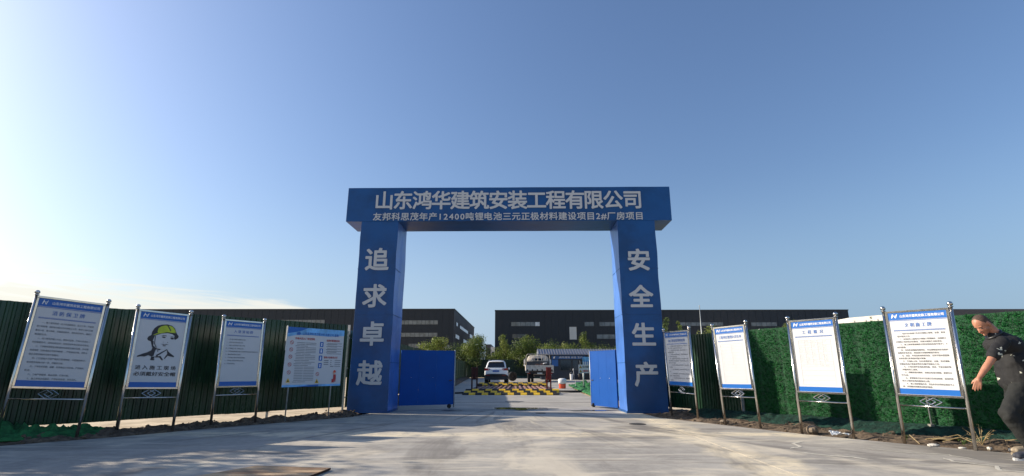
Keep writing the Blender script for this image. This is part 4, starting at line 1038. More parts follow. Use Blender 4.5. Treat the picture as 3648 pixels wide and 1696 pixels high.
# low shrubs along the far fence
random.seed(31)
SH = [(-12.6, 71, 3.0, 2.0), (-9.6, 71, 3.5, 1.9), (-6.9, 71, 3.6, 1.9), (-3.6, 71, 3.3, 1.6), (-1.0, 70.6, 3.6, 1.7), (0.4, 70.4, 4.0, 1.8), (2.4, 70.4, 4.6, 1.9), (4.5, 70, 4.8, 1.9), (8.0, 70, 4.7, 2.0), (11.5, 70, 4.5, 2.0), (-7.7, 76, 5.0, 1.9), (-5.2, 77, 4.6, 1.9)]
WH = ['behind the dark gate leaf', 'right of the yellow tree', 'below the low dark tree', 'just left of the white car', 'directly above the white car roof', 'right of the white car', 'between car and truck', 'behind the truck cage', 'above the office roof middle', 'above the office roof right end', 'below the factory corner', 'beside the far white end wall']
for (x, y, h, r_), wh in zip(SH, WH):
    t_ = tree(x, y, h, r_, 'green shrub ' + wh, LM if x > -4 else LD, 1500, .16, trunk=.06, seed=int(x * 10) + 50); t_.name = 'shrub'; t_['category'] = 'shrub'; t_['group'] = 'shrubs along the far fence'
# thin pole
t_ = thing('flag_pole', (10.6, 30, 0), 'thin bare metal pole rising behind the right fence', 'pole')
m = MB(); m.tube([(0, 0, 0), (0.02, 0, 2.5), (0.05, 0, 4.65)], [.035, .03, .02], 8); m.build('shaft', 'galv', t_, smooth=True)
m = MB(); m.ball((0.05, 0, 4.68), .035, 8, 6); m.build('finial', 'galv', t_)

# ================================================================== WHEEL WASH, RAMPS, SMALL YARD THINGS
segs = {}
def ramp_row(x0, n, sw, y, dy, h, start, z, label):
    t_ = thing('rubber_ramp', (x0, y, z), label, 'speed ramp', 'yellow and black rubber ramps at the wheel wash')
    for k in range(n):
        c = 'yellow' if (k + start) % 2 else 'black_rubber'
        key = (sw, dy, h, c)
        if key not in segs:
            m = MB(); prof = [(0, 0), (0.06, h * .75), (0.12, h), (dy - .12, h), (dy - .06, h * .75), (dy, 0)]
            rings = [[(a, p[0], p[1]) for p in prof] for a in (0.006, sw - 0.006)]
            m.loft(rings); segs[key] = m.build('ramp_segment', c, t_); segs[key].location = (k * sw, 0, 0)
        else: share(segs[key], t_, (k * sw, 0, 0))
    return t_
ramp_row(-2.42, 15, 0.277, 22.5, .50, .085, 0, 0.0, 'nearest front row of yellow and black rubber ramp blocks')
ramp_row(-2.40, 14, 0.29, 23.05, .50, .145, 1, 0.0, 'middle front row of yellow and black rubber ramp blocks')
ramp_row(-2.40, 14, 0.30, 23.6, .50, .205, 0, 0.0, 'front row of rubber ramp blocks touching the steel grating')
ramp_row(-2.1, 12, 0.30, 31.0, .5, .19, 1, 0.0, 'back row of rubber ramp blocks touching the steel grating')
ramp_row(-2.5, 14, 0.30, 31.7, .5, .23, 0, 0.0, 'middle back row of yellow and black rubber ramp blocks')
ramp_row(-2.45, 14, 0.30, 32.4, .5, .275, 1, 0.0, 'farthest row of yellow and black rubber ramp blocks')
ww = thing('wheel_wash', (-0.4, 27, 0), 'rust red steel wheel wash grating flanked by two upright frames', 'wheel wash'); worg = (-0.4, 27, 0)
m = MB(); m.box((-2.45, 24.15, 0), (1.75, 30.95, 0.10)); m.build('trough', 'rust_dark', ww, worg)
for k in range(15):
    if k == 7: continue
    x = -2.1 + k * 0.245
    m = MB(); m.add([(x, 24.4, .102), (x + .08, 24.4, .102), (x + .08 + .10 * (1 if k < 7 else -1), 30.7, .102), (x + .10 * (1 if k < 7 else -1), 30.7, .102), (x, 24.4, .15), (x + .08, 24.4, .15), (x + .08 + .10 * (1 if k < 7 else -1), 30.7, .15), (x + .10 * (1 if k < 7 else -1), 30.7, .15)], [(4, 5, 6, 7), (0, 1, 5, 4), (1, 2, 6, 5), (3, 0, 4, 7), (2, 3, 7, 6)])
    m.build('grate_bar', 'grate_pink', ww, worg)
for y in (24.2, 30.75):
    m = MB(); m.box((-2.4, y, .152), (1.7, y + .12, .19)); m.build('cross_beam', 'rust_dark', ww, worg)
for xx, mt_, x2 in ((-2.3, 'rust_dark', -2.08), (1.38, 'rust_red', 1.58)):
    for x_, y_ in ((xx, 25.8), (x2, 26.1)):
        m = MB(); m.box((x_ - .035, y_ - .035, 0), (x_ + .035, y_ + .035, 1.17)); m.build('upright', mt_, ww, worg)
        m = MB(); m.box((x_ - .07, y_ - .07, 0.005), (x_ + .07, y_ + .07, .10)); m.build('foot', mt_, ww, worg)
    m = MB(); m.box((min(xx, x2) + .037, 25.85, .62), (max(xx, x2) - .037, 26.05, 1.13)); m.build('nozzle_box', mt_, ww, worg)
    for z in (.60, 1.14):
        m = MB(); m.tube([(xx - .03, 25.8, z), (x2 + .03, 26.1, z)], .03, 6); m.build('cross_tube', mt_, ww, worg)
m = MB(); m.tube([(1.75, 25.5, .06), (2.1, 25.2, .05), (2.4, 25.0, .05), (2.9, 25.05, .05), (3.6, 25.3, .05)], .05, 8); tag(m.build('hose', 'rubber', org=(1.75, 25.5, 0), smooth=True), 'thick black hose curving right from the wheel wash', 'hose')
m = MB(); m.tube([(-2.5, 23.9, .04), (-3.1, 23.6, .03), (-3.7, 23.7, .03)], .035, 8); tag(m.build('hose', 'rubber', org=(-2.5, 23.9, 0), smooth=True), 'short black hose lying left of the rubber ramps', 'hose')
# barrel wrapped in plastic
t_ = thing('wrapped_barrel', (2.5, 30.3, 0), 'orange barrel with a crumpled white plastic cover right of the wheel wash', 'barrel')
m = MB(); m.lathe([(.17, 0), (.20, .03), (.20, .22), (.21, .24), (.20, .26), (.20, .42)], (0, 0, 0), n=18); m.build('drum', 'orange', t_, smooth=True)
m = MB(); vs = []; rings = []
for j, (r_, z) in enumerate(((.235, .27), (.235, .36), (.24, .44), (.225, .52), (.12, .565), (.02, .57))):
    rings.append([((r_ + .025 * noise.noise((math.cos(k * .4) * 2, math.sin(k * .4) * 2, z * 5))) * math.cos(k * math.pi / 8), (r_ + .02 * noise.noise((k * .9, z * 7, 2))) * math.sin(k * math.pi / 8), z + (.07 * noise.noise((k * .6, 3, 1)) if j == 0 else 0)) for k in range(16)])
m.loft(rings); m.build('cover', 'plastic_white', t_, smooth=True)
# warning sign on a stand
t_ = thing('warning_sign', (3.45, 28, 0), 'small white sign with two warning triangles on a grey post', 'sign'); org = (3.45, 28, 0)
m = MB(); m.tube([(3.45, 28.02, 0), (3.45, 28.02, 1.25)], .04, 10); m.build('post', 'galv', t_, org, smooth=True)
m = MB(); m.lathe([(.17, 0.02), (.13, .09), (.05, .20), (.042, .22)], (3.45, 28.02, 0), n=12); m.build('base', 'net_dark', t_, org)
m = MB(); m.box((3.20, 27.95, .87), (3.74, 27.975, 1.31)); pn = m.build('panel', 'board', t_, org)
FW = lambda x, y, n: (x, 27.945 - n, y)
for zc, tx in ((1.20, '当心坑洞'), (.98, '注意安全')):
    m = MB(); m.poly([FW(3.22, zc - .075, 0), FW(3.38, zc - .075, 0), FW(3.30, zc + .075, 0)]); m.build('triangle', 'ink', pn, org)
    m = MB(); m.poly([FW(3.25, zc - .058, .002), FW(3.35, zc - .058, .002), FW(3.30, zc + .04, .002)]); m.build('triangle_inner', 'yellow', pn, org)
    m = MB(); m.poly([FW(3.275, zc - .05, .004), FW(3.325, zc - .05, .004), FW(3.30, zc + .0, .004)]); m.build('triangle_mark', 'ink', pn, org)
    m = MB(); lay(m, tx, 3.56, zc, .11, FW, 0.001, w=.32, bold=.025); m.build('lettering', 'ink' if zc > 1.1 else 'ink_red', pn, org)
# round-topped blue and white sign, half behind the right leaf
t_ = thing('blue_sign', (4.5, 34, 0), 'blue and white rounded sign on two thin posts behind the right gate leaf', 'sign'); org = (4.5, 34, 0)
for x in (4.22, 4.78): m = MB(); m.tube([(x, 34.03, 0), (x, 34.03, 1.4)], .02, 6); m.build('post', 'galv', t_, org)
m = MB(); o_ = [(4.16, 1.05), (4.98, 1.05), (4.98, 1.84), (4.90, 1.88), (4.24, 1.84), (4.18, 1.80), (4.16, 1.74)]
m.add([(x, 34, z) for x, z in o_] + [(x, 34.02, z) for x, z in o_], [tuple(range(7)), tuple(range(7, 14))[::-1]] + [(i, i + 7, (i + 1) % 7 + 7, (i + 1) % 7) for i in range(7)]); pn = m.build('panel', 'board_sky', t_, org)
m = MB(); m.box((4.2, 33.985, 1.2), (4.95, 33.996, 1.55)); m.build('white_field', 'board', pn, org)
m = MB()
for k in range(5): m.box((4.26 + k * .13, 33.978, 1.22 + .03 * (k % 2)), (4.30 + k * .13, 33.983, 1.62))
m.build('print_strokes', 'ink_blue', pn, org)
m = MB(); m.tube([(3.3, 30.6, 0), (3.3, 30.6, .42)], .018, 6); tag(m.build('stake', 'galv', org=(3.3, 30.6, 0)), 'short thin stake standing in the green net left of the signs', 'stake')

# ------------------------------------------------ vehicles
def sring(y, hw, z0, z1, e=4.0, n=28, cx=0.0):
    r = []; zc = (z0 + z1) / 2; hz = (z1 - z0) / 2
    for k in range(n):
        t = 2 * math.pi * k / n; c, s_ = math.cos(t), math.sin(t)
        r.append((cx + hw * math.copysign(abs(c) ** (2 / e), c), y, zc + hz * math.copysign(abs(s_) ** (2 / e), s_)))
    return r
def wheel(parent, x, y, r, w_, org=(0, 0, 0)):
    m = MB(); m.lathe([(r * .62, -w_ / 2), (r * .95, -w_ / 2), (r, -w_ * .35), (r, w_ * .35), (r * .95, w_ / 2), (r * .62, w_ / 2)], (x, y, r), 'x', 20)
    t_ = m.build('wheel', 'rubber', parent, org, smooth=False)
    m = MB(); m.lathe([(r * .6, -w_ / 2 - .004), (r * .2, -w_ / 2 + .02), (r * .2, w_ / 2 - .02), (r * .6, w_ / 2 + .004)], (x, y, r), 'x', 16); m.build('rim', 'rim', t_, org)
car = thing('parked_suv', (-1.83, 42, 0), 'white suv parked in the yard, seen from behind', 'car', rz=0)
m = MB(); m.loft([sring(0.02, .80, .55, 1.02), sring(.05, .88, .46, 1.12), sring(.16, .935, .40, 1.17), sring(.9, .955, .32, 1.19), sring(2.4, .955, .30, 1.16), sring(3.5, .945, .30, 1.10), sring(4.3, .88, .34, 1.0), sring(4.55, .74, .45, .85)])
body = m.build('body', 'car_white', car, smooth=True)
m = MB(); m.loft([sring(.20, .82, 1.0, 1.24, 3), sring(.34, .80, 1.0, 1.55, 3), sring(.50, .765, 1.0, 1.74, 3.2), sring(.8, .755, 1.0, 1.80, 3.4), sring(1.8, .76, 1.0, 1.80, 3.4), sring(2.6, .73, 1.0, 1.72, 3.2), sring(3.35, .70, 1.0, 1.18, 3)])
m.build('cabin', 'car_white', car, smooth=True)
m = MB(); m.loft([sring(.02 + .0, .80, .62, .30), sring(-.02, .88, .26, .72, 5), sring(.3, .965, .25, .68, 5), sring(.31, .9, .3, .6, 5)]); m.build('rear_bumper', 'car_black', car, smooth=False)
m = MB(); m.add([(-.70, .165, 1.235), (.70, .165, 1.235), (.61, .395, 1.66), (-.61, .395, 1.66), (-.70, .20, 1.235), (.70, .20, 1.235), (.61, .43, 1.66), (-.61, .43, 1.66)], [(0, 1, 2, 3), (4, 7, 6, 5), (0, 4, 5, 1), (2, 6, 7, 3), (1, 5, 6, 2), (0, 3, 7, 4)]); m.build('rear_window', 'glass_dark', car)
m = MB(); m.box((-.62, .22, 1.72), (.62, .42, 1.76)); m.build('rear_spoiler', 'car_white', car, bevel=.015)
for s_ in (-1, 1):
    m = MB(); m.add([(s_ * .93, .06, 1.17), (s_ * .50, -.01, 1.13), (s_ * .46, -.01, 1.06), (s_ * .62, -.02, .99), (s_ * .95, .07, .98), (s_ * .93, .2, 1.17), (s_ * .50, .2, 1.13), (s_ * .46, .2, 1.06), (s_ * .62, .2, .99), (s_ * .95, .22, .98)],
        [(0, 1, 2, 3, 4), (9, 8, 7, 6, 5)] + [(i, (i + 1) % 5, (i + 1) % 5 + 5, i + 5) for i in range(5)]); lamp = m.build('taillight', 'tail_red', car)
    m = MB(); m.box((min(s_ * .50, s_ * .64), -.03, 1.05), (max(s_ * .50, s_ * .64), -.012, 1.10)); m.build('reversing_lens', 'lamp_clear', lamp)
    m = MB(); m.box((min(s_ * .5, s_ * .8), -.03, .60), (max(s_ * .5, s_ * .8), -.021, .64)); m.build('reflector', 'tail_red', car)
    m = MB(); m.tube([(s_ * .60, .7, 1.80), (s_ * .61, .8, 1.86), (s_ * .61, 2.2, 1.86), (s_ * .58, 2.4, 1.79)], .02, 6); m.build('roof_rail', 'car_black', car)
    m = MB(); m.loft([sring(2.75, .03, 1.10, 1.2, 3, 12, s_ * .98), sring(2.85, .075, 1.06, 1.22, 3, 12, s_ * .99), sring(2.95, .05, 1.1, 1.2, 3, 12, s_ * .99)]); m.build('wing_mirror', 'car_white', car)
    m = MB(); m.add([(s_ * .86, .6, 1.22), (s_ * .86, 2.9, 1.20), (s_ * .775, 2.5, 1.62), (s_ * .785, .75, 1.62)], [(0, 1, 2, 3)]); sol = m.build('side_window', 'glass_dark', car); q_ = sol.modifiers.new('t', 'SOLIDIFY'); q_.thickness = .02
    for y in (.85, 3.6): wheel(car, s_ * .79, y, .35, .30)
    m = MB(); m.tube([(s_ * .5, .05, .30), (s_ * .5, .3, .30)], .035, 8); m.build('exhaust', 'steel_dull', car)
m = MB(); m.box((-.26, -.012, .93 - .06), (.26, .0, .93 + .07)); pl = m.build('number_plate', 'plate_blue', car)
m = MB(); m.box((-.40, .0, 1.0), (.40, .03, 1.02)); m.build('chrome_strip', 'steel_dull', car)
m = MB(); m.poly([(-.09, .0, 1.11), (0, .0, 1.06), (.09, .0, 1.11), (0, .0, 1.085)]); m.build('tailgate_badge', 'steel_dull', car)

trk = thing('light_truck', (1.80, 45, 0), 'cream flatbed truck with a hooped cage, seen from behind', 'truck')
m = MB(); m.box((-1.18, 0, .88), (1.18, 4.0, .95)); m.build('bed_floor', 'truck_dark', trk)
m = MB(); m.box((-1.20, -.045, .96), (1.20, -.002, 1.42)); tb = m.build('tailboard', 'truck_cream', trk, bevel=.01)
for k in range(6): m = MB(); m.box((-1.1 + k * .42, -.06, .94), (-1.0 + k * .42, -.047, 1.08)); m.build('hinge', 'truck_dark', tb)
m = MB(); m.box((-1.15, -.057, 1.36), (1.15, -.047, 1.41)); m.build('top_trim', 'truck_cream', tb)
for s_ in (-1, 1):
    m = MB(); m.box((min(s_ * 1.165, s_ * 1.2), 0.0, .96), (max(s_ * 1.165, s_ * 1.2), 4.0, 1.42)); m.build('sideboard', 'truck_cream', trk)
    m = MB(); m.box((min(s_ * .92, s_ * 1.22), .0, .80), (max(s_ * .92, s_ * 1.22), .05, .93)); m.build('corner_post', 'truck_cream', trk)
    for x in (.62, .90): wheel(trk, s_ * x, .95, .38, .22)
    wheel(trk, s_ * .85, 4.9, .38, .24)
    m = MB(); m.box((min(s_ * .58, s_ * 1.0), .42, .30), (max(s_ * .58, s_ * 1.0), .44, .80)); m.build('mudflap', 'rubber', trk)
    m = MB(); m.box((min(s_ * .80, s_ * 1.08), -.02, .70), (max(s_ * .80, s_ * 1.08), .02, .79)); m.build('taillight', 'tail_red', trk)
    m = MB(); m.tube([(s_ * .95, 5.0, 2.0), (s_ * 1.22, 5.05, 2.05), (s_ * 1.24, 5.05, 1.5)], .015, 6); m.box((s_ * 1.24 - .07, 5.03, 1.62), (s_ * 1.24 + .07, 5.08, 1.98)); m.ball((s_ * 1.24, 5.05, 1.45), (.09, .04, .09), 8, 6); m.build('wing_mirror', 'plastic_white', trk)
m = MB(); m.box((-.95, .02, .68), (.95, .1, .87)); m.build('rear_beam', 'truck_dark', trk)
m = MB(); m.box((-.45, .0, .45), (.45, 3.9, .62)); m.build('chassis', 'truck_dark', trk)
m = MB(); m.box((-.22, -.01, .68), (.22, .015, .80)); m.build('number_plate', 'steel_dull', trk)
m = MB(); m.loft([sring(4.15, .93, .75, 2.30, 6), sring(4.25, .98, .7, 2.36, 6), sring(5.0, .98, .65, 2.36, 6), sring(5.7, .95, .6, 2.2, 6), sring(5.85, .9, .6, 1.5, 6)]); m.build('cab', 'truck_cream', trk, smooth=True)
m = MB(); m.box((-.48, 4.12, 1.82), (.48, 4.148, 2.08)); m.build('rear_window', 'glass_dark', trk)
m = MB()
for zz in (1.42, 1.85): m.tube([(-1.08, 4.0, zz), (1.08, 4.0, zz)], .022, 6)
m.tube([(-1.1, 4.0, .96), (-1.1, 4.0, 2.30), (-.98, 4.0, 2.46), (.98, 4.0, 2.46), (1.1, 4.0, 2.30), (1.1, 4.0, .96)], .03, 6); m.build('headboard_hoop', 'truck_cream', trk)
for k in range(5):
    m = MB(); x = -.72 + k * .36; m.tube([(x, 4.0, .96), (x, 4.0, 2.46)], .017, 6); m.build('headboard_bar', 'truck_cream', trk)
m = MB(); m.box((-1.05, 3.93, .97), (1.05, 3.965, 1.80)); m.build('headboard_panel', 'clad_side', trk)
t_ = thing('sack', (2.45, 46.6, .96), 'black sack with a white rim standing in the truck bed', 'sack')
m = MB(); m.ball((0, 0, .30), (.42, .4, .34), 14, 10); m.build('bag', 'rubber', t_, smooth=True)
m = MB(); m.tube([(-.42, -.1, .28), (-.36, -.2, .5), (-.2, -.25, .64), (.05, -.25, .68)], [.04, .06, .05, .03], 6); m.build('rim_cloth', 'plastic_white', t_)
random.seed(8); m = MB()
for k in range(24): m.ball((1.0 + random.uniform(0, 1.2), 46.2 + random.uniform(0, 1.2), 1.2 + random.uniform(0, .32)), (random.uniform(.05, .12), .08, random.uniform(.04, .09)), 6, 4)
tag(m.build('scrap_pile', 'rust_dark', org=(1.5, 46.5, 1)), 'reddish brown scrap heaped in the truck bed', 'scrap', kind='stuff')
t_ = thing('loose_tyre', (-.60, 50, 0), 'big black tyre standing upright right of the white car', 'tyre', rz=R(25))
m = MB(); rr = .43
prof = [(rr * .55, -.11), (rr * .9, -.14), (rr, -.10), (rr, .10), (rr * .9, .14), (rr * .55, .11), (rr * .55, -.11)]; vs = []; fs = []
for i, (r_, h_) in enumerate(prof[:-1]):
    for k in range(24): tt = k * math.pi / 12; vs.append((h_ , r_ * math.cos(tt), rr + r_ * math.sin(tt)))
for i in range(6):
    for k in range(24): fs.append((i * 24 + k, i * 24 + (k + 1) % 24, ((i + 1) % 6) * 24 + (k + 1) % 24, ((i + 1) % 6) * 24 + k))
m.add([(y_, x_, z_) for x_, y_, z_ in vs], fs); m.build('tread', 'rubber', t_)
m = MB(); m.lathe([(rr * .54, -.03), (rr * .54, .03)], (0, 0, rr), 'y', 20); m.build('hub_disc', 'truck_dark', t_)

# ------------------------------------------------ debris and plants
t_ = thing('plywood_sheet', (-2.6, 5.6, 0), 'weathered brown plywood sheet lying on the concrete at the bottom edge', 'board')
pp = [(-3.35, 5.22), (-2.10, 5.35), (-2.03, 5.88), (-2.9, 6.0), (-3.12, 5.60)]
m = MB(); m.slab(pp, 0.006, .026, 0); m.m = [1, 0] + [1] * 5; m.build('panel', ['ply', 'ply_edge'], t_, (-2.6, 5.6, 0))
def rock(x, y, r, mt_, label, z=0.0, name='stone', cat='stone', sq=(1, 1, .8)):
    m = MB(); m.ball((0, 0, 0), (r * sq[0], r * sq[1], r * sq[2]), 12, 8)
    m.v = [v * (1 + .25 * noise.noise(v * (1.5 / r) + Vector((x, y, 0)))) + Vector((x, y, z + r * sq[2] * .7)) for v in m.v]
    return tag(m.build(name, mt_, org=(x, y, z), smooth=False), label, cat)
rock(5.02, 9.28, .095, 'stone', 'rounded brown stone at the foot of the table board')
rock(4.18, 10.95, .06, 'stone', 'broken brown lump beside the staff list board', sq=(1.6, 1, .7))
rock(5.86, 7.74, .05, 'pale_stone', 'flat white stone between the legs of the rightmost board', sq=(1.7, 1, .45))
rock(6.08, 7.52, .035, 'pale_stone', 'small white stone left of the rightmost post', sq=(1.5, 1, .4))
rock(6.36, 7.42, .030, 'pale_stone', 'small yellowish stone right of the rightmost post')
rock(6.52, 7.28, .032, 'pale_stone', 'yellowish pebble nearest the walking man')
def litter(x, y, s_, label, mt_='paper', seed=1, name='paper_scrap', cat='litter'):
    m = MB(); vs = []; fs = []; n = 6
    for j in range(n + 1):
        for i in range(n + 1):
            a, b = i / n - .5, j / n - .5; vs.append((x + a * s_[0], y + b * s_[1], .05 + s_[2] * (noise.noise((a * 1.6 + seed, b * 1.6, seed)) * .7 + .25 * noise.noise((a * 5 + seed, b * 5, seed)))))
    for j in range(n):
        for i in range(n): fs.append((j * 7 + i, j * 7 + i + 1, j * 7 + i + 8, j * 7 + i + 7))
    m.add(vs, fs); o = m.build(name, mt_, org=(x, y, 0)); q_ = o.modifiers.new('t', 'SOLIDIFY'); q_.thickness = .004; return tag(o, label, cat)
litter(5.17, 8.86, (.17, .11, .09), 'crumpled white paper on the soil below the table board', seed=2)
litter(5.28, 8.76, (.09, .08, .05), 'smaller white scrap beside the crumpled paper', seed=5)
litter(6.35, 9.1 - .95, (.45, .16, .06), 'flat tan cardboard piece on the soil between two boards', 'straw', 7, 'cardboard', 'cardboard')
random.seed(12); m = MB()
for k in range(46):
    x, y = rsoil(random.uniform(.42, .72), random.uniform(.05, .6)); a = random.uniform(0, 6.28); l_ = random.uniform(.12, .5)
    m.tube([(x, y, .05), (x + l_ * .5 * math.cos(a), y + l_ * .5 * math.sin(a), .09 + random.uniform(0, .05)), (x + l_ * math.cos(a + .3), y + l_ * math.sin(a + .3), .05)], .004, 3)
tag(m.build('dry_stalks', 'straw'), 'dry yellow stalks strewn over the soil by the right boards', 'stalks', kind='stuff')
def weed(x, y, h, n, label, seed, mt_='weed'):
    random.seed(seed); t_ = thing('weed', (x, y, .02), label, 'weed', 'weeds along the right soil strip'); m = MB(); s = MB()
    for k in range(n):
        a = random.uniform(0, 6.28); l_ = h * random.uniform(.6, 1.1); tip = Vector((math.cos(a) * l_ * .6, math.sin(a) * l_ * .6, l_ * .7))
        s.tube([(0, 0, 0), tuple(tip * .5 + Vector((0, 0, .03))), tuple(tip)], [.004, .003, .002], 4)
        for j in range(6):
            p = tip * random.uniform(.3, 1.05); d = Vector((random.gauss(0, 1), random.gauss(0, 1), random.gauss(0, .5))).normalized(); b = d.cross(Vector((0, 0, 1))).normalized(); q = random.uniform(.02, .045)
            m.add([p, p + d * q * .5 + b * q * .25, p + d * q, p + d * q * .5 - b * q * .25], [(0, 1, 2, 3)])
    s.build('stems', mt_ if mt_ == 'straw' else 'weed', t_); m.build('leaves', mt_, t_)
weed(6.55, 7.75, .36, 9, 'dry brown weed standing right of the rightmost post', 1, 'straw')
weed(6.95, 7.45, .30, 9, 'green weed behind the walking man shins', 2)
weed(6.75, 7.15, .14, 8, 'low green weed at the concrete edge by the man', 3)
weed(6.3, 7.75, .12, 7, 'small green weed between the rightmost board posts', 4)
weed(5.9, 8.3, .10, 7, 'tiny green weed behind the rightmost board', 5)

# ================================================================== THE MAN
PM = thing('person', (6.25, 6.8, 0), 'man in a black shirt with white prints stooping forward as he walks', 'person'); porg = (6.25, 6.8, 0)
def cap(m, p0, r0, p1, r1, n=16, steps=5):
    p0, p1 = Vector(p0), Vector(p1)
    pts = [p0.lerp(p1, i / steps) for i in range(steps + 1)]; rr = [r0 + (r1 - r0) * i / steps for i in range(steps + 1)]
    m.tube(pts, rr, n); m.ball(p0, r0, n, 10); m.ball(p1, r1, n, 10)
def remesh(o, vox, sm=4):
    r_ = o.modifiers.new('remesh', 'REMESH'); r_.mode = 'VOXEL'; r_.voxel_size = vox; r_.use_smooth_shade = True
    if sm: s_ = o.modifiers.new('smooth', 'SMOOTH'); s_.factor = .5; s_.iterations = sm
    return o
HC = Vector((6.085, 6.80, 1.632)); Fd = Vector((-.74, -.10, -.665)).normalized(); Sd = Vector((-.08, 1, 0)).normalized(); Ud = Sd.cross(Fd) * -1
if Ud.z < 0: Ud = -Ud
Sd = Fd.cross(Ud)          # sideways
rotH = Matrix((Fd, Sd, Ud)).transposed()
hp = lambda f, s_, u_: HC + Fd * f + Sd * s_ + Ud * u_
near = -1 if Sd.y > 0 else 1       # side facing the camera
b = MB()
b.ball(hp(-.005, 0, .025), (.100, .077, .092), 20, 14, rot=rotH)        # skull
b.ball(hp(.035, 0, -.035), (.066, .062, .080), 18, 12, rot=rotH)        # face
b.ball(hp(.050, 0, -.085), (.042, .044, .036), 14, 10, rot=rotH)        # jaw / chin
b.ball(hp(.082, 0, -.108), (.024, .024, .020), 10, 8, rot=rotH)
b.ball(hp(.074, 0, .012), (.022, .054, .014), 12, 8, rot=rotH)          # brow
b.ball(hp(.104, 0, -.042), (.026, .017, .017), 10, 8, rot=rotH); cap(b, hp(.086, 0, 0), .010, hp(.112, 0, -.036), .013, 10)   # nose
b.ball(hp(.082, 0, -.070), (.016, .026, .007), 10, 8, rot=rotH); b.ball(hp(.080, 0, -.083), (.016, .023, .007), 10, 8, rot=rotH)  # lips
for s_ in (-1, 1):
    b.ball(hp(.052, s_ * .042, -.040), (.026, .022, .026), 10, 8, rot=rotH)   # cheek
    b.ball(hp(-.012, s_ * .078, -.018), (.024, .012, .036), 10, 8, rot=rotH); b.ball(hp(-.008, s_ * .080, -.046), (.009, .007, .012), 8, 6, rot=rotH)  # ear
    b.ball(hp(.070, s_ * .028, -.008), (.012, .014, .009), 8, 6, rot=rotH)
cap(b, hp(-.045, 0, -.050), .056, (6.235, 6.80, 1.50), .062); cap(b, (6.235, 6.80, 1.50), .066, (6.29, 6.80, 1.43), .085)
# trunk, under the clothes
b.ball((6.34, 6.80, 1.32), (.125, .17, .17), 18, 12); b.ball((6.37, 6.80, 1.12), (.12, .15, .17), 18, 12); b.ball((6.37, 6.80, .92), (.125, .155, .13), 18, 12)
# arms
SH1 = (6.10, 6.62, 1.375); EL1 = (5.86, 6.57, 1.13); WR1 = (5.70, 6.58, .95)
cap(b, SH1, .058, EL1, .040); cap(b, EL1, .040, Vector(EL1).lerp(Vector(WR1), .35), .040); cap(b, Vector(EL1).lerp(Vector(WR1), .35), .040, WR1, .025)
SH2 = (6.38, 6.96, 1.37); EL2 = (6.50, 7.00, 1.12); WR2 = (6.48, 7.00, .90)
cap(b, SH2, .058, EL2, .043); cap(b, EL2, .043, WR2, .027)
def hand(b, wr, d, side_, palm_n, curl):
    """palm from the wrist along d; side_ runs across the knuckles from index to little finger; palm_n points out of the palm"""
    wr = Vector(wr); d = Vector(d).normalized(); sd = Vector(side_).normalized(); pn_ = Vector(palm_n).normalized()
    cap(b, wr, .025, wr + d * .03, .027, 12)
    for k in range(4):
        cap(b, wr + d * .02 + sd * (k - 1.5) * .010, .016, wr + d * .088 + sd * (k - 1.5) * .0195, .0125, 10)
    ln = (.072, .080, .074, .058)
    for k in range(4):
        p = wr + d * (.090 - .004 * abs(k - 1)) + sd * (k - 1.5) * .0205; dd = d + sd * (k - 1.5) * .06
        for j, f in enumerate((.45, .32, .23)):
            ang = curl * (.5 + j * .75); dj = (dd * math.cos(ang) + pn_ * math.sin(ang)).normalized(); q = p + dj * ln[k] * f
            cap(b, p, .0098 - .0009 * j, q, .0090 - .0010 * j, 10, 2); p = q
    p = wr + d * .022 - sd * .022 + pn_ * .008; cap(b, wr + d * .01 - sd * .01, .018, p, .017, 10, 2)
    for dj, l_, r_ in (((d * .75 - sd * .55 + pn_ * .35), .040, .0125), ((d * .9 - sd * .2 + pn_ * .4), .030, .0105)):
        q = p + dj.normalized() * l_; cap(b, p, r_ + .001, q, r_, 10, 2); p = q
hand(b, WR1, (-.42, -.05, -.9), (.80, -.50, -.30), (.55, .80, -.25), .38)
hand(b, WR2, (-.3, 0, -.95), (.8, .4, -.2), (.4, -.8, -.1), .4)
# legs
HP1 = (6.33, 6.71, .86); KN1 = (6.02, 6.64, .53); AN1 = (6.20, 6.62, .12)
HP2 = (6.42, 6.90, .86); KN2 = (6.40, 6.98, .49); AN2 = (6.56, 7.02, .12)
for h_, k_, a_ in ((HP1, KN1, AN1), (HP2, KN2, AN2)):
    cap(b, h_, .085, k_, .055); cap(b, k_, .055, Vector(k_).lerp(Vector(a_), .35), .056); cap(b, Vector(k_).lerp(Vector(a_), .35), .056, a_, .037); cap(b, a_, .037, Vector(a_) + Vector((-.14, -.01, -.06)), .03)
remesh(b.build('body', 'skin', PM, porg), .0062, 3)
# hair: close-cropped, receding at the front
h = MB(); h.ball(hp(-.012, 0, .031), (.096, .0785, .090), 24, 18, rot=rotH); h.ball(hp(-.050, 0, -.020), (.058, .070, .062), 18, 12, rot=rotH)
remesh(h.build('hair', 'hair', PM, porg), .006, 2)
for s_ in (-1, 1):
    m = MB(); m.ball(hp(.083, s_ * .030, -.012), (.010, .013, .006), 10, 6, rot=rotH); m.build('eye', 'ink', PM, porg, smooth=True)
    m = MB(); cap(m, hp(.096, s_ * .012, .012), .0045, hp(.084, s_ * .045, .012), .004, 8, 2); m.build('eyebrow', 'hair', PM, porg, smooth=True)
m = MB(); cap(m, hp(.097, -.018, -.076), .003, hp(.097, .018, -.076), .003, 8, 2); m.build('mouth', 'ink_red', PM, porg)
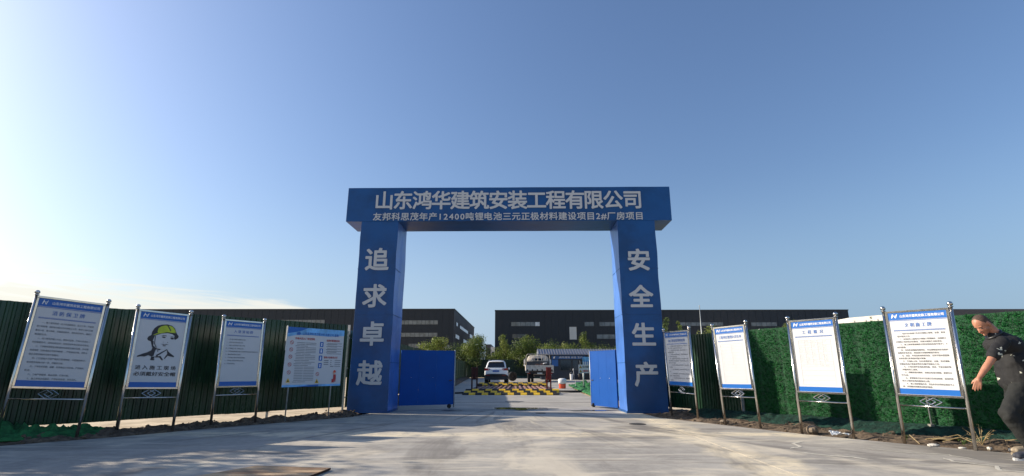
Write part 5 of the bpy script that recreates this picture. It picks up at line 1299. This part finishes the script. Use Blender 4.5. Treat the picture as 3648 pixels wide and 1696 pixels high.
# shirt
s = MB()
s.ball((6.335, 6.80, 1.345), (.155, .205, .165), 22, 16); s.ball((6.40, 6.80, 1.24), (.165, .20, .20), 22, 16); cap(s, (6.36, 6.74, 1.15), .165, (6.375, 6.75, .92), .175, 22); cap(s, (6.38, 6.86, 1.15), .165, (6.40, 6.86, .92), .175, 22)
s.ball((6.47, 6.80, 1.22), (.13, .17, .20), 20, 14)
cap(s, (6.21, 6.80, 1.470), .074, (6.30, 6.80, 1.42), .115); s.ball((6.25, 6.79, 1.36), (.150, .19, .13), 20, 14)
for S_, E_ in ((SH1, EL1), (SH2, EL2)):
    S_, E_ = Vector(S_), Vector(E_); cap(s, S_ + Vector((.03, 0, .01)), .080, S_.lerp(E_, .62), .073, 18)
o = s.build('shirt', 'shirt', PM, porg); remesh(o, .012, 5)
c = MB(); ring = []
for k in range(20):
    t = 2 * math.pi * k / 20; ring.append(Vector((6.205, 6.80, 1.492)) + Vector((.072 * math.cos(t), .078 * math.sin(t), .050 * math.cos(t))))
c.tube(ring + [ring[0]], .021, 8); c.build('collar', 'car_black', PM, porg, smooth=True)
# trousers
t = MB(); t.ball((6.39, 6.80, .87), (.165, .185, .13), 20, 14)
for h_, k_, a_ in ((HP1, KN1, AN1), (HP2, KN2, AN2)):
    h_, k_, a_ = Vector(h_), Vector(k_), Vector(a_)
    cap(t, h_, .115, k_, .088, 18); cap(t, k_ + Vector((-.01, 0, 0)), .092, k_.lerp(a_, .9), .076, 18)
    t.ball(k_ + Vector((.0, -.03, -.04)), (.098, .07, .08), 12, 8)
o = t.build('trousers', 'trousers', PM, porg); remesh(o, .012, 3)
dm = bpy.data.textures.new('folds', 'CLOUDS'); dm.noise_scale = .09
for q in PM.children:
    if q.name.startswith(('shirt', 'trousers')):
        d_ = q.modifiers.new('folds', 'DISPLACE'); d_.texture = dm; d_.strength = .022; d_.mid_level = .5; d_.texture_coords = 'LOCAL'
def shoe(ax, ay, up, sole):
    s_ = MB(); cap(s_, (ax + .03, ay, .075), .045, (ax - .17, ay - .01, .050), .040, 16); s_.ball((ax - .10, ay, .055), (.13, .048, .048), 16, 10); s_.ball((ax + .02, ay, .09), (.055, .045, .05), 12, 8)
    o = s_.build('shoe', up, PM, porg); remesh(o, .008, 2)
    m = MB(); pts = [(ax + .085 * math.cos(k) if math.cos(k) > 0 else ax + .235 * math.cos(k), ay + .052 * math.sin(k)) for k in [j * math.pi / 12 for j in range(24)]]
    m.slab(pts, 0.0, .028); m.build('sole', sole, o, porg, smooth=False)
shoe(AN1[0] - .06, AN1[1] - .02, 'shoe', 'sole'); shoe(AN2[0] - .05, AN2[1], 'shoe_tan', 'shoe_tan')
bpy.data.objects.remove(_fo);
